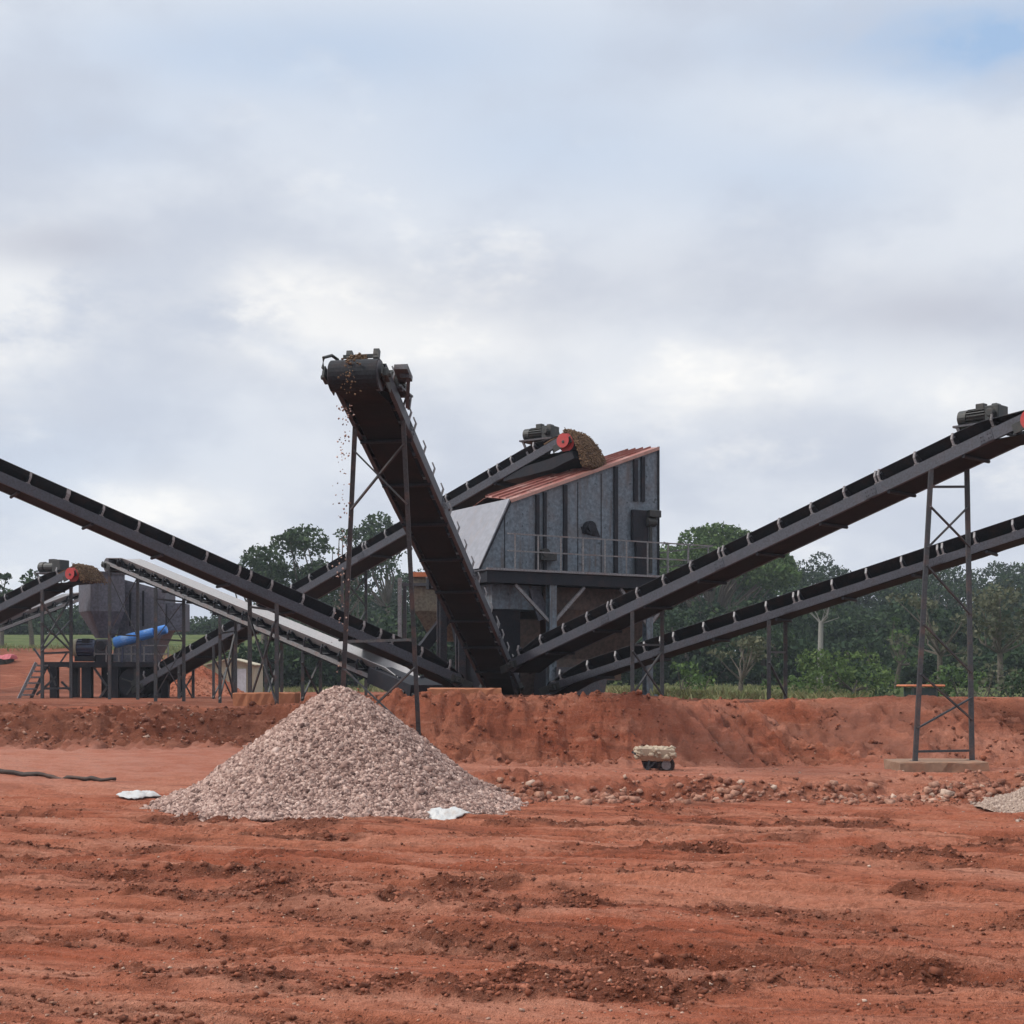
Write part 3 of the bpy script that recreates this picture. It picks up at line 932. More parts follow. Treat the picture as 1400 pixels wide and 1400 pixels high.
def stand(cv, pxl, pxr, label, fl=None, fr=None, ground=None, **kw):
    """trestle whose legs meet the two channels at these columns of the photograph"""
    sides = (-1, 1) if px_of(cv.P(1, -.5, 0)) < px_of(cv.P(1, .5, 0)) else (1, -1)
    tops = []
    for sd, px in zip(sides, (pxl, pxr)):
        s = cv.s_at(px, sd); tops.append(cv.P(s, sd * (cv.W / 2 - 0.03), -0.10))
    feet = []
    for t, spec in zip(tops, (fl, fr)):
        if spec is None: x, y = t.x, t.y
        else: y = spec[1]; x = (spec[0] - CX) * y / F
        feet.append(Vector((x, y, (gz(x, y, False) - 0.05) if ground is None else ground)))
    return trestle(label, tops, feet, **kw)


# tall conveyor towards the camera
C1 = conveyor('tall conveyor rising towards the camera over the gravel pile, its dark brown underside in view', at(686, 936, 38), at(488, 506, 24),
              ph=0.4, doubles=(3.4, 6.9, 10.3, 13.2), motor=(14.1, -0.36, 0.42, 0.85), belt='belt', chan=0.22, drum=0.27, rw=.36)
mb = MB()
P = C1.P; L1 = C1.L
for sd in (1,):
    mb.tube([P(L1 - 0.3, sd * 0.52, 0.0), P(L1 + 0.12, sd * 0.57, 0.0), P(L1 + 0.20, sd * 0.55, 0.14), P(L1 + 0.02, sd * 0.47, 0.30), P(L1 - .12, .40, .30)], 0.028, 8)
mb.bar(P(L1 - .1, -.3, .34), P(L1 - .1, .3, .34), .06)
mb.obox(P(L1 - .12, -.28, .38), C1.d * .05, C1.w * .05, C1.n * .09)
mb.obox(P(L1 - .12, .2, .38), C1.d * .05, C1.w * .05, C1.n * .07)
mb.build('scraper_bracket', M['motor'], C1.root)
mb = MB()
mb.bar(P(L1 - .55, -.62, .22), P(L1 - .55, -.78, .22), .09); mb.bar(P(L1 - .55, -.76, .24), P(L1 - 1.15, -.62, -.05), .06)
mb.obox(P(L1 - .55, -.66, .27), C1.d * .2, C1.w * .12, C1.n * .05)
mb.build('motor_bracket', M['steel'], C1.root)
stand(C1, 484, 554, 'tall slender two-legged steel tower under the tall central conveyor', fl=(464, 27.3), fr=(575, 26.7), horiz=(0.39,),
      xs=((0.77, 0.935), (0.10, 0.31)), w=0.082, bw=0.05)

# conveyor out of frame to the left
tl = at(615, 928, 36); hl = at(0, 658, 30.7)
C2 = conveyor('long dark conveyor rising to the left edge, in front of the crusher', tl, hl, L=(hl - tl).length * 1.38, ph=0.35, doubles=(2.2, 5.75, 10.2),
              motor=(15.2, 0, .6, 1), chan=0.22)
stand(C2, -205, -150, 'tall tower under the head of the dark left conveyor, past the left edge', horiz=(0.05, .5), xs=((0.55, 0.9), (.1, .45)), w=0.10)
stand(C2, 343, 381, 'spindly trestle holding the middle of the long dark left conveyor', horiz=(0.93,), xs=((0.05, 0.85),), w=0.09)

# low pale belt behind it
C3 = conveyor('conveyor with pale shiny belt sloping down from the crusher to the gravel pile', at(572, 946, 33), at(160, 770, 46), ph=0.4, doubles=(6, 11.6), W=0.82,
              belt='belt_pale', frame='rail', chan=0.09, idler='rib')
m = MB()
m.loft([[C3.P(a, u, v_) for u, v_ in ((-.46, -.14), (.46, -.14), (.46, .24), (-.46, .24))] for a in (-.3, 1.5)]); m.build('tail_dark_box', M['rib'], C3.root)  # added dark box, stands for the tail's dark roller and shade
stand(C3, 212, 253, 'braced trestle under the pale belt beside the blue guard', horiz=(0.55, 0.9), xs=((0.55, 0.9), (0.05, 0.5)), w=0.09)
stand(C3, 149, 190, 'trestle beneath the upper end of the pale belt, behind the platform rail', xs=((0.5, 0.95),), horiz=(0.5,), w=0.09)
stand(C3, 363, 387, 'short pair of legs under the middle of the pale belt, left of the gravel pile', xs=((0.05, 0.75),), w=0.08)
stand(C3, 413, 440, 'shortest pair of legs under the pale belt, nearest the gravel pile top', xs=((0.1, 0.8),), w=0.08)

stand(C3, 300, 324, 'pair of legs under the pale belt, just left of the dark conveyor trestle', xs=((0.05, 0.8),), horiz=(.8,), w=0.08)
# crusher to screen
C5 = conveyor('conveyor climbing from the crusher foot up to the top of the grey screen house', at(205, 937, 50), at(784, 603, 40), ph=0.4,
              doubles=(5.5, 11, 16.5), motor=(18.15, 0.05, 0.68, 1.1), disc='red', W=1.05, chan=0.22, drum=0.27)
m = MB()
m.loft([[C5.P(C5.L + a, u, v_) for u in (-.5, .5) for v_ in ((b0, b1) if u < 0 else (b1, b0))] for a, b0, b1 in ((-2.3, -.13, -.2), (-1.5, -.13, -.42), (-.7, -.3, -.62), (.1, -.42, -.66))])
m.build('head_chute', M['rib'], C5.root)
stand(C5, 290, 318, 'low trestle under the crusher conveyor, in front of the cream shed', xs=((0.05, 0.8),), w=0.08)
stand(C5, 466, 500, 'slim trestle under the screen conveyor, seen behind the left tower leg', xs=((0.72, 0.95), (0.4, 0.68)), horiz=(.4,), w=0.09)

stand(C5, 243, 264, 'short stubby legs under the foot of the crusher conveyor, beside the earth mound', xs=((0.05, .8),), w=0.09)
# big conveyor to the right
tr_ = at(718, 908, 36); hr = at(1271, 647, 27.6)
C6 = conveyor('big conveyor rising from the screen to the top right corner, motor at its head', tr_, hr, L=(hr - tr_).length * 1.205, ph=0.35,
              doubles=(3.4, 7.0, 11.0, 13.6), motor=(13.4, -0.05, 0.60, .95), disc='red', chan=0.22)
padz = 0.46
stand(C6, 1270, 1321, 'tallest steel tower on the right, standing on the brown concrete pad', fl=(1251, 26.9), fr=(1329, 27.2), ground=padz - 0.02, horiz=(0.035, 0.94),
      xs=((0.73, 0.87),), diags=((0, 0.13, 0, 0.13), (1, 0.14, 0, 0.30), (0, 0.115, 1, 0.0 + 0.215), (1, 0.30, 0, 0.47), (1, 0.50, 0, 0.67)), w=0.085, bw=0.045)
stand(C6, 862, 905, 'short braced trestle under the lower end of the big right conveyor', horiz=(0.62,), xs=((0.06, 0.55),), w=0.085)

# second conveyor to the right
t7 = at(768, 938, 37); h7 = at(1379, 740, 31)
C7 = conveyor('lower conveyor on the right running behind the tall steel tower', t7, h7, L=(h7 - t7).length * 1.25, ph=0.3, doubles=(3.1, 6.7, 10.3),
              motor=(13.2, 0, .62, 1.0), chan=0.18)
stand(C7, 1049, 1073, 'pair of legs with one crossbar under the lower right conveyor, before the green shrubs', horiz=(0.62,), xs=(), diags=((0, 0.5, 1, 0.1),), w=0.085)
stand(C7, 1425, 1455, 'legs of the lower right conveyor past the right edge', horiz=(0.5,), xs=((0.1, .5),), w=0.085)

# crusher feed
C4 = conveyor('dark conveyor entering from the left edge and ending over the grey hopper', at(-180, 930, 53), at(112, 783, 48.5), ph=0.4, disc='red',
              motor=None, chan=0.24, W=1.05, drum=0.26, doubles=(4,))
c0 = C4
mbm = (C4.L - 1.35, 0, 0.68, 1.1)
stand(C4, 56, 97, 'braced tower under the head of the left feed conveyor, left of the hopper', horiz=(0.1, 0.42), xs=((0.48, 0.9), (.44, .7)), w=0.10, bw=.075)
C8 = conveyor('thin pale conveyor far left, partly behind the feed tower, above the grass', at(-140, 912, 58), at(118, 813, 66), W=0.9, ph=0.5, belt='belt_pale',
              frame='rail', chan=0.12, idler='rib')
stand(C8, -30, -2, 'thin legs of the pale far conveyor at the left edge', w=0.08)

# motor on the feed conveyor
def motor_unit(cv, s0, u0, v0, sc):
    P = cv.P; hd = Vector((cv.d.x, cv.d.y, 0)).normalized(); w = cv.w
    c = P(s0, u0, v0); A = hd * sc; B = w * sc; C = ZAX * sc
    mt = MB()
    for a, u in ((-0.42, -.24), (0.30, -.24), (-0.42, .24), (0.30, .24)):
        mt.bar(P(s0 + a * sc, u0 + u * sc, .1), c + A * a + B * u - C * .17, .05, .06, up=hd)
    mt.obox(c - C * .185, A * .5, B * .28, C * .02)
    mt.build('motor_mount', M['steel'], cv.root)
    mo = MB(); mo.cyl(c - A * .30, c + A * .14, .15 * sc, 16); mo.obox(c + C * .18, A * .1, B * .08, C * .06)
    mo = mo.build('motor', M['motor'], cv.root)
    fc = MB(); fc.cyl(c - A * .47, c - A * .29, .17 * sc, 16); fc.build('fan_cover', M['motor'], mo)
    gb = MB(); gb.obox(c + A * .30, A * .16, B * .2, C * .2); gb.build('gearbox', M['motor'], cv.root, bevel=.015)


motor_unit(C4, C4.L - 1.15, 0, 0.66, 1.15)


# red guards over the head drums
def drum_guard(cv, mat='red', side=0):
    P = cv.P; L = cv.L; hw = cv.W / 2
    for sd in (-1, 1):
        g = MB(); g.cyl(P(L, sd * (hw + 0.085), -0.08), P(L, sd * (hw + 0.10), -0.08), 0.20, 20)
        g.build('drum_cap', M[mat], cv.root)


for c_ in (C5, C4, C6):
    drum_guard(c_)


# soil pouring over the head of the screen conveyor
def soil_stream(cv, label, ext, drop, seed, dens, sg=0.22):
    rng = np.random.default_rng(seed)
    pts = []
    for i in range(dens):
        t = rng.random() * 1.0
        u = np.clip(rng.normal(0, sg), -.4, .4)
        s_ = -0.7 + t * (0.7 + ext)
        if s_ < 0:
            p = cv.P(cv.L + s_, u, 0.18 + rng.random() * 0.17 * max(0.1, 1 - abs(u) * 2.2))
        else:
            hd = Vector((cv.d.x, cv.d.y, 0)).normalized()
            r_ = rng.random()
            k = r_ ** 0.8
            tt = k * math.sqrt(2 * (drop + 0.4) / 9.8)
            p = cv.P(cv.L, u * (1 + k * .4), 0.22 + rng.normal(0, 0.035)) + hd * (1.7 * tt * (0.8 + .35 * rng.random())) + ZAX * (0.42 * tt - 4.9 * tt * tt)
        pts.append(p)
    pts = np.array([list(p) for p in pts])
    v, f = stones(pts, rng.uniform(0.013, 0.034, len(pts)), rng)
    return tag(np_obj('pouring_soil', v, f, M['brownsoil']), label, 'soil', kind='stuff')


soil_stream(C5, 'brown soil pouring off the conveyor head onto the red screen top', 0.6, 0.85, 31, 36000)
soil_stream(C4, 'brown soil running off the feed conveyor into the grey hopper', 0.35, 0.3, 32, 20000)
soil_stream(C1, 'reddish stones spilling over the head of the tall conveyor', 0.02, 0.55, 33, 2600, sg=0.07)


# ------------------------------------------------------------------ screen house
def screen_house():
    A = Vector((-0.88, 37.5, 0)); e = Vector((5.05, 3.0, 0)); W = e.length; e.normalize()
    b = Vector((-e.y, e.x, 0))
    zt = 1.55; zd = 4.95; D = 2.5

    def Q(t, k, z): return A + e * t + b * k + ZAX * z
    root = thing('screen_house', 'tall grey-blue vibrating screen house with sloping red top on a dark steel frame', 'screening plant', Q(W / 2, D / 2, zt))
    tL = 0.1625 * W
    z0, z1 = 6.84, 8.68

    def ztop(t): return z0 + (z1 - z0) * (t - tL) / (W - tL)
    m = MB(); m.plate([Q(0, 0, zd), Q(W, 0, zd), Q(W, 0, z1), Q(tL, 0, z0)], 0.05)
    for t in (1.35, 2.2, 3.15, 4.35, 5.5):                          # rows of bolts
        z = zd + .25
        while z < ztop(t) - .2:
            m.cyl(Q(t, -.01, z), Q(t, -.047, z), .020, 6); z += .33
    m.build('front_panel', M['panel'], root)
    m = MB(); m.plate([Q(0, D, zd), Q(W, D, zd), Q(W, D, z1 - .3), Q(tL, D, z0)], 0.05)
    m.plate([Q(W - .0, .03, zd), Q(W - .0, D - .03, zd), Q(W - .0, D - .03, z1 - .3), Q(W - .0, .03, z1)], 0.05)
    m.build('back_panel', M['panel'], root)
    m = MB(); m.plate([Q(-0.03, -0.06, zd + .02), Q(tL - 0.03, -0.06, z0 + .05), Q(tL - 0.03, 3.8, z0 + .05), Q(-0.03, 1.5, zd + .02)], 0.04)
    m.build('end_plate', M['endplate'], root)
    m = MB(); m.bar(Q(W + .03, -.04, zd), Q(W + .03, -.04, z1 + .04), .06, .06); m.build('corner_angle', M['rib'], root)
    m = MB(); m.bar(Q(-.02, -.06, zd), Q(tL - .0, -.06, z0), .05, .05); m.build('corner_angle', M['rib'], root)
    # red top sheets, with standing folds
    Dk = 1.5; nf = 4
    for i in range(nf):
        k0 = Dk * i / nf; k1 = Dk * (i + 1) / nf
        m = MB()
        h0 = 0.24 * k0 / Dk; h1 = 0.24 * k1 / Dk
        m.plate([Q(tL + .06, k0 - .05, z0 + h0 + .03), Q(W, k0 - .05, z1 + h0 * .5 + .02), Q(W, k1 - .08, z1 + h1 * .5 + .02), Q(tL + .06 - .0, k1 - .08, z0 + h1 + .03)], 0.015)
        m.bar(Q(tL + .06, k1 - .07, z0 + h1 + .05), Q(W, k1 - .07, z1 + h1 * .5 + .04), .035, .07)
        m.build('roof_sheet', M['redsheet'], root)
    m = MB(); m.plate([Q(tL, Dk - .06, z0 + .22), Q(W, Dk - .06, z1 + .10), Q(W, D + .02, z1 - .35), Q(tL, D + .02, z0 - .05)], 0.015); m.build('roof_sheet', M['redsheet'], root)
    m = MB(); m.bar(Q(tL - .02, -.07, z0 - .01), Q(W + .02, -.07, z1 - .01), .05, .09); m.build('eave_trim', M['eave'], root)
    # ribs
    def tpx(px, kk=-.03):
        lo, hi = 0, W
        for _ in range(40):
            mm = (lo + hi) / 2
            if px_of(Q(mm, kk, 0)) < px: lo = mm
            else: hi = mm
        return lo
    for px, wd, zb in ((734, .10, zd + .05), (744, .09, zd + .05), (772, .11, zd + .05), (841, .12, zd + .05), (868, .13, zd + 2.15), (878, .12, zd + 2.15)):
        t = tpx(px); m = MB(); zz = ztop(t) - .1
        m.obox(Q(t, -.06, (zb + zz) / 2), e * (wd * .5), b * .035, ZAX * ((zz - zb) / 2)); m.build('rib', M['rib'], root)
    # seams
    for px in (690, 790, 822):
        t = tpx(px); zz = min(ztop(t), zd + 3.6 * t) - .15
        m = MB(); m.obox(Q(t, -.03, (zd + zz) / 2), e * .012, b * .006, ZAX * ((zz - zd) / 2)); m.build('seam', M['rib'], root)
    # vibrator hub with torn cover
    h = at(803, 722, 39.3); t = (Vector((h.x, h.y, 0)) - A).dot(e)
    m = MB(); m.cyl(Q(t, -.02, h.z), Q(t, -.16, h.z), .19, 20); m.cyl(Q(t, -.16, h.z), Q(t, -.22, h.z), .12, 16)
    m.plate([Q(t - .26, -.05, h.z + .02), Q(t + .22, -.05, h.z + .1), Q(t + .38, -.05, h.z - .24), Q(t - .2, -.05, h.z - .16)], .03)
    m.build('vibrator_hub', M['rib'], root)
    h = at(738, 757, 38.6); t = (Vector((h.x, h.y, 0)) - A).dot(e)
    m = MB(); m.cyl(Q(t, -.02, h.z), Q(t, -.25, h.z), .12, 16); m.obox(Q(t + .1, -.12, h.z - .1), e * .25, b * .1, ZAX * .1); m.build('bearing_box', M['motor'], root)
    # big drive wheel and motor at right end
    h = at(868, 715, 40.2); t = (Vector((h.x, h.y, 0)) - A).dot(e)
    m = MB(); m.obox(Q(t + .02, -.12, h.z - .1), e * .27, b * .07, ZAX * .45); m.obox(Q(t + .08, -.12, h.z - .95), e * .2, b * .06, ZAX * .6); m.build('drive_guard', M['rib'], root, bevel=.02)
    m = MB(); m.obox(Q(t + .42, -.2, h.z + .25), e * .2, b * .16, ZAX * .1); m.bar(Q(t + .35, -.2, h.z + .2), Q(t + .35, -.2, zd + .1), .1)
    m.cyl(Q(t + .5, -.2, h.z + .02), Q(t + .2, -.2, h.z + .02), .14, 14)
    m.build('drive_motor', M['motor'], root, bevel=.015)
    # deck
    tE = W * 1.24
    m = MB(); m.obox(Q((tE - .25) / 2, D / 2 - .35, zd - .06), e * ((tE + .25) / 2), b * (D / 2 + .48), ZAX * .02); m.build('deck', M['steel'], root)
    m = MB()
    m.obox(Q((tE - .25) / 2, -.86, zd - .04), e * ((tE + .25) / 2), b * .03, ZAX * .03)
    m.build('deck_edge', M['bracket'], root)
    m = MB()
    for k in (-.75, D + .05):
        m.obox(Q((tE - .25) / 2, k, zd - .24), e * ((tE + .2) / 2), b * .08, ZAX * .15)
    for t in (-.1, W * .39, W * .97, tE - .15):
        m.obox(Q(t, D / 2 - .35, zd - .23), e * .07, b * (D / 2 + .31), ZAX * .14)
    m.build('deck_beam', M['rib'], root)
    # railing on the front deck edge
    m = MB()
    z = zd - .04
    for i in range(11):
        t = -.1 + (tE - .1) * i / 10
        if t < .3: continue
        m.bar(Q(t, -.84, z), Q(t, -.84, z + .95), .04)
    for hh in (.95, .5):
        m.bar(Q(.4, -.84, z + hh), Q(tE - .05, -.84, z + hh), .035)
        m.bar(Q(tE - .05, -.84, z + hh), Q(tE - .05, D, z + hh), .035)
    for k in (.3, 1.3, 2.3): m.bar(Q(tE - .05, k, z), Q(tE - .05, k, z + .95), .04)
    m.build('railing', M['rail'], root)
    # columns, braces
    def column(t, k):
        m = MB()
        for s_ in (-1, 1): m.obox(Q(t, k + s_ * .09, (zt + zd - .4) / 2), e * .11, b * .012, ZAX * ((zd - .4 - zt) / 2 + .05))
        m.obox(Q(t, k, (zt + zd - .4) / 2), e * .012, b * .078, ZAX * ((zd - .4 - zt) / 2 + .05))
        m.obox(Q(t, k, zt + .02), e * .2, b * .2, ZAX * .03)
        m.build('column', M['panel'] if k < 0 else M['steel'], root)
    tc = tpx(755, -.75); tr = tpx(887, -.75)
    for t in (.15, tc, tr):
        column(t, -.7 if t > 1 else 1.3); column(t, D - .1)
    for t0, t1 in ((tc, tc - 1.15), (tc, tc + 1.05), (tr, tr - .95), (tr, tr + .9)):
        m = MB(); m.bar(Q(t0, -.72, zd - 1.45), Q(t1, -.72, zd - .42), .08); m.build('brace', M['bracket'], root)
    # under-hopper
    def ring(t0, t1, k0, k1, z): return [Q(t0, k0, z), Q(t1, k0, z), Q(t1, k1, z), Q(t0, k1, z)]
    m = MB(); m.loft([ring(1.9, W + .1, -.2, D - .3, zd - .40), ring(1.9, W + .1, -.2, D - .3, zd - 1.0), ring(2.5, 4.9, .4, 1.9, 2.6), ring(2.5, 4.9, .4, 1.9, 2.0)])
    m.build('under_hopper', M['brownsteel'], root)
    m = MB(); m.loft([ring(.2, 1.75, -.35, D - .3, zd - .40), ring(.2, 1.75, -.35, D - .3, zd - 1.05)]); m.build('chute_collar', M['panel'], root)
    m = MB(); m.loft([ring(.22, 1.1, -.3, D - .4, zd - 1.06), ring(.35, 1.35, .1, D - .8, 2.1), ring(.5, 1.3, .3, D - 1, 1.5)]); m.build('discharge_chute', M['rib'], root)
    m = MB(); m.loft([ring(1.12, 1.85, -.1, D - .6, zd - 1.3), ring(1.4, 2.1, .2, D - .9, 2.2), ring(1.5, 2.1, .4, D - 1, 1.55)]); m.build('discharge_chute', M['brownsteel'], root)
    m = MB(); m.plate([Q(1.3, -.42, zd - .5), Q(1.65, -.42, zd - .5), Q(1.95, -.42, zd - 1.25), Q(1.6, -.42, zd - 1.35)], .04); m.build('deflector_plate', M['hopper'], root)
    # tail boxes of the two right conveyors
    m = MB(); m.loft([ring(1.9, 3.6, -.9, .3, 2.35), ring(1.9, 3.4, -.9, .3, 1.5)]); m.build('tail_box', M['steel'], root)
    return root


screen_house()

# tan hopper left of the tall conveyor
def tan_hopper():
    Y = 43.0
    c = at(606, 786, Y)
    root = thing('steel_hopper', 'tan dusty hopper with orange rim, half hidden left of the tall conveyor', 'hopper', (c.x, c.y, 1.55))
    x0 = at(564, 0, Y).x; x1 = x0 + 1.9; zt = at(0, 786, Y).z
    def rg(a, k0, k1, z): return [Vector((x0 + a, k0, z)), Vector((x1 - a, k0, z)), Vector((x1 - a, k1, z)), Vector((x0 + a, k1, z))]
    m = MB(); m.loft([rg(0, Y, Y + 1.8, zt), rg(0.05, Y + .02, Y + 1.75, zt - 1.1), rg(.55, Y + .5, Y + 1.3, zt - 2.0)]); m.build('body', M['tan'], root)
    m = MB()
    for a in (Y - .04, Y + 1.84): m.box((x0 - .1, a - .06, zt - .06), (x1 + .1, a + .06, zt + .08))
    m.box((x0 - .1, Y + .03, zt - .055), (x0 + .02, Y + 1.77, zt + .075)); m.box((x1 - .02, Y + .03, zt - .055), (x1 + .1, Y + 1.77, zt + .075))
    m.build('rim', M['orange'], root)
    for xx in (x0 - .38, x1 + .1):
        for yy in (Y - .1, Y + 1.8):
            m = MB(); m.bar((xx, yy, 1.5), (xx, yy, zt - .1), .12); m.build('leg', M['bracket'] if yy < Y else M['steel'], root)
    m = MB(); m.bar((x0 - .42, Y - .05, zt - .3), (x1 + .1, Y - .05, zt - .3), .09); m.build('crossbeam', M['steel'], root)
    m = MB(); m.bar(at(612, 842, Y - .3), at(566, 902, Y - .6), .40, .3); m.build('outlet_chute', M['rib'], root)


tan_hopper()


# ------------------------------------------------------------------ crusher station on the left
def crusher_station():
    Y = 50.0
    zg = 1.32
    zd = at(0, 906, Y).z
    x = lambda px: at(px, 0, Y).x
    root = thing('crusher_platform', 'dark steel work platform with railings and thick posts beneath the crusher hopper', 'platform', (x(140), Y, zg))
    m = MB(); m.box((x(63), Y - .4, zd - .06), (x(238), Y + 2.4, zd)); m.build('deck', M['steel'], root)
    m = MB()
    m.box((x(63), Y - .46, zd - .16), (x(238), Y - .41, zd + .02)); m.box((x(63), Y + 2.41, zd - .16), (x(238), Y + 2.47, zd + .02)); m.build('deck_edge', M['rib'], root)
    for px, wd in ((77, .26), (122, .33), (160, .24), (228, .24)):
        for yy in (Y - .2, Y + 2.2):
            m = MB(); m.box((x(px) - wd / 2, yy - wd / 2, zg - .1), (x(px) + wd / 2, yy + wd / 2, zd - .065)); m.build('column', M['rib'], root)
    for a, b_ in (((77, 938), (65, 912)), ((128, 912), (146, 938)), ((146, 940), (131, 962)), ((84, 932), (98, 946)), ((77, 925), (50, 950))):
        m = MB(); m.bar(at(*a, Y - .3), at(*b_, Y - .3), .07); m.build('brace', M['leg'], root)
    m = MB()
    for px in (134, 150, 167, 184, 201, 218, 234): m.bar((x(px), Y - .43, zd + .02), (x(px), Y - .43, zd + .62), .04)
    for hh in (.3, .6): m.bar((x(134), Y - .43, zd + hh), (x(234), Y - .43, zd + hh), .04)
    m.build('railing', M['rail'], root)
    m = MB(); m.bar((x(52), Y - .43, zd + .5), (x(65), Y - .43, zd), .06); m.build('handrail', M['frame'], root)
    m = MB(); m.bar((x(88), Y - .43, zd), (x(97), Y - .43, zd + .35), .05); m.build('brace', M['frame'], root)
    # crusher
    r = thing('jaw_crusher', 'dark jaw crusher with large flywheel below the platform rail', 'crusher', (x(180), Y + .6, zg))
    m = MB(); m.loft([[(x(143), Y + .1, zg), (x(214), Y + .1, zg), (x(214), Y + 1.9, zg), (x(143), Y + 1.9, zg)],
                      [(x(146), Y + .1, 2.1), (x(216), Y + .1, 2.1), (x(216), Y + 1.9, 2.1), (x(146), Y + 1.9, 2.1)],
                      [(x(156), Y + .3, zd - .1), (x(206), Y + .3, zd - .1), (x(206), Y + 1.7, zd - .1), (x(156), Y + 1.7, zd - .1)]])
    m.build('body', M['rib'], r, bevel=.03)
    fl = at(186, 934, Y - .1)
    m = MB(); m.cyl(fl + Vector((0, -.12, 0)), fl + Vector((0, .1, 0)), .60, 36); fw = m.build('flywheel', M['rib'], r, bevel=.02)
    m = MB(); m.cyl(fl + Vector((0, -.2, 0)), fl + Vector((0, -.11, 0)), .13, 16)
    for k in range(5):
        t = k * 2 * math.pi / 5 + .3; o = Vector((math.cos(t), 0, math.sin(t)))
        m.bar(fl + o * .1 + Vector((0, -.13, 0)), fl + o * .5 + Vector((0, -.13, 0)), .09, .05)
    m.build('hub', M['motor'], fw)
    m = MB()
    for q in ((155, 931), (154, 945), (148, 921)): p = at(*q, Y - .2); m.cyl(p, p + Vector((0, .3, 0)), .05, 10)
    m.build('tie_rod', M['bracket'], r)
    # hopper
    hc = at(139, 800, Y + .4)
    ang = R(36); ex = Vector((math.cos(ang), math.sin(ang), 0)); ey = Vector((-ex.y, ex.x, 0))
    zt = at(0, 783, Y).z; zm = at(0, 836, Y).z; zb = at(0, 872, Y).z
    h = thing('feed_hopper', 'grey square hopper with tapered outlet beneath the left feed conveyor', 'hopper', (hc.x, hc.y, zb))
    def rg(s_, z, o=Vector((0, 0, 0))): return [Vector((hc.x, hc.y, z)) + o + ex * a * s_ + ey * b_ * s_ for a, b_ in ((-1, -1), (1, -1), (1, 1), (-1, 1))]
    m = MB(); m.loft([rg(.62, zt), rg(.62, zm)]); m.build('bin', M['hopper'], h)
    m = MB(); m.loft([rg(.61, zm - .005), rg(.26, zb, ex * .12)]); m.build('outlet', M['hopper'], h)
    m = MB(); m.loft([rg(.66, zt - .06), rg(.66, zt + .03)]); m.build('rim', M['steel'], h)
    # second bin
    bb = thing('steel_bin', 'wide dark grey bin right of the square hopper, behind the trestles', 'bin', (x(190), Y + 1.6, zd))
    m = MB(); z0 = at(0, 800, Y + 1).z; z1 = at(0, 858, Y + 1).z
    m.loft([[(x(152), Y + 1, z0 + .25), (x(216), Y + 1, z0 - .2), (x(216), Y + 2.6, z0 - .2), (x(152), Y + 2.6, z0 + .25)],
            [(x(152), Y + 1, z1), (x(216), Y + 1, z1), (x(216), Y + 2.6, z1), (x(152), Y + 2.6, z1)],
            [(x(140), Y + 1.1, zd + .05), (x(196), Y + 1.1, zd + .05), (x(196), Y + 2.4, zd + .05), (x(140), Y + 2.4, zd + .05)]])
    m.build('body', M['hopper'], bb)
    m = MB()
    for px in (168, 186, 204): m.box((x(px) - .03, Y + .93, z1 + .05), (x(px) + .03, Y + .99, z0 - .2))
    m.build('stiffener', M['rib'], bb)
    m = MB(); m.box((x(217), Y + 1.2, z1 - .1), (x(240), Y + 2.2, at(0, 822, Y).z)); m.build('side_box', M['hopper'], bb)
    # blue guard
    g = thing('belt_guard', 'long bright blue rounded guard sloping up across the crusher', 'guard', (x(190), Y - .2, zd))
    p0 = at(156, 879, Y - .45); p1 = at(228, 860, Y - .45)
    d = (p1 - p0).normalized(); up = Vector((-d.z, 0, d.x)); yv = Vector((0, 1, 0))
    for i, (a, b_) in enumerate(((0, .47), (.49, .76), (.78, 1.0))):
        m = MB(); q0 = p0.lerp(p1, a); q1 = p0.lerp(p1, b_); rings = []
        for q, sc in ((q0, .82), (q0.lerp(q1, .06), 1), (q0.lerp(q1, .94), 1), (q1, .82)):
            tp = 1 - .18 * ((q - p0).length / (p1 - p0).length)
            rings.append([q + up * (.20 * math.sin(t) * sc * tp) + yv * (.20 * math.cos(t) * sc) for t in [2 * math.pi * k / 14 for k in range(14)]])
        m.loft(rings); m.build('cover', M['blue'], g, smooth=False)
    for k in (.15, .48, .77):
        m = MB(); q = p0.lerp(p1, k); m.bar(q - up * .18, (q.x, q.y, zd), .06); m.build('stay', M['navy'], g)
    mo = thing('electric_motor', 'navy electric motor on the platform, left end of the blue guard', 'motor', (x(117), Y - .1, zd))
    c = at(118, 886, Y - .2)
    m = MB(); m.cyl(c + Vector((-.30, 0, 0)), c + Vector((.36, 0, 0)), .29, 20)
    for k in range(14):
        t = 2 * math.pi * k / 14; o = Vector((0, math.cos(t), math.sin(t))); m.obox(c + o * .3, Vector((.27, 0, 0)), Vector((0, -o.z, o.y)) * .012, o * .03)
    m.build('body', M['navy'], mo)
    m = MB(); m.cyl(c + Vector((-.42, 0, 0)), c + Vector((-.29, 0, 0)), .31, 20, .33); m.build('fan_cover', M['cream'], mo)
    m = MB(); m.obox(c + Vector((.02, 0, -.38)), Vector((.36, 0, 0)), Vector((0, .25, 0)), Vector((0, 0, .09))); m.build('mount', M['rib'], mo)
    m = MB(); m.obox(c + Vector((.05, -.2, .25)), Vector((.12, 0, 0)), Vector((0, .1, 0)), Vector((0, 0, .08))); m.build('terminal_box', M['rib'], mo)
    dr = thing('gear_drive', 'dark boxy drive unit between the navy motor and blue guard', 'drive', (x(142), Y - .1, zd))
    m = MB(); c = at(142, 884, Y - .1); m.obox(c, Vector((.22, 0, 0)), Vector((0, .3, 0)), Vector((0, 0, .26))); m.build('casing', M['steel'], dr, bevel=.04)
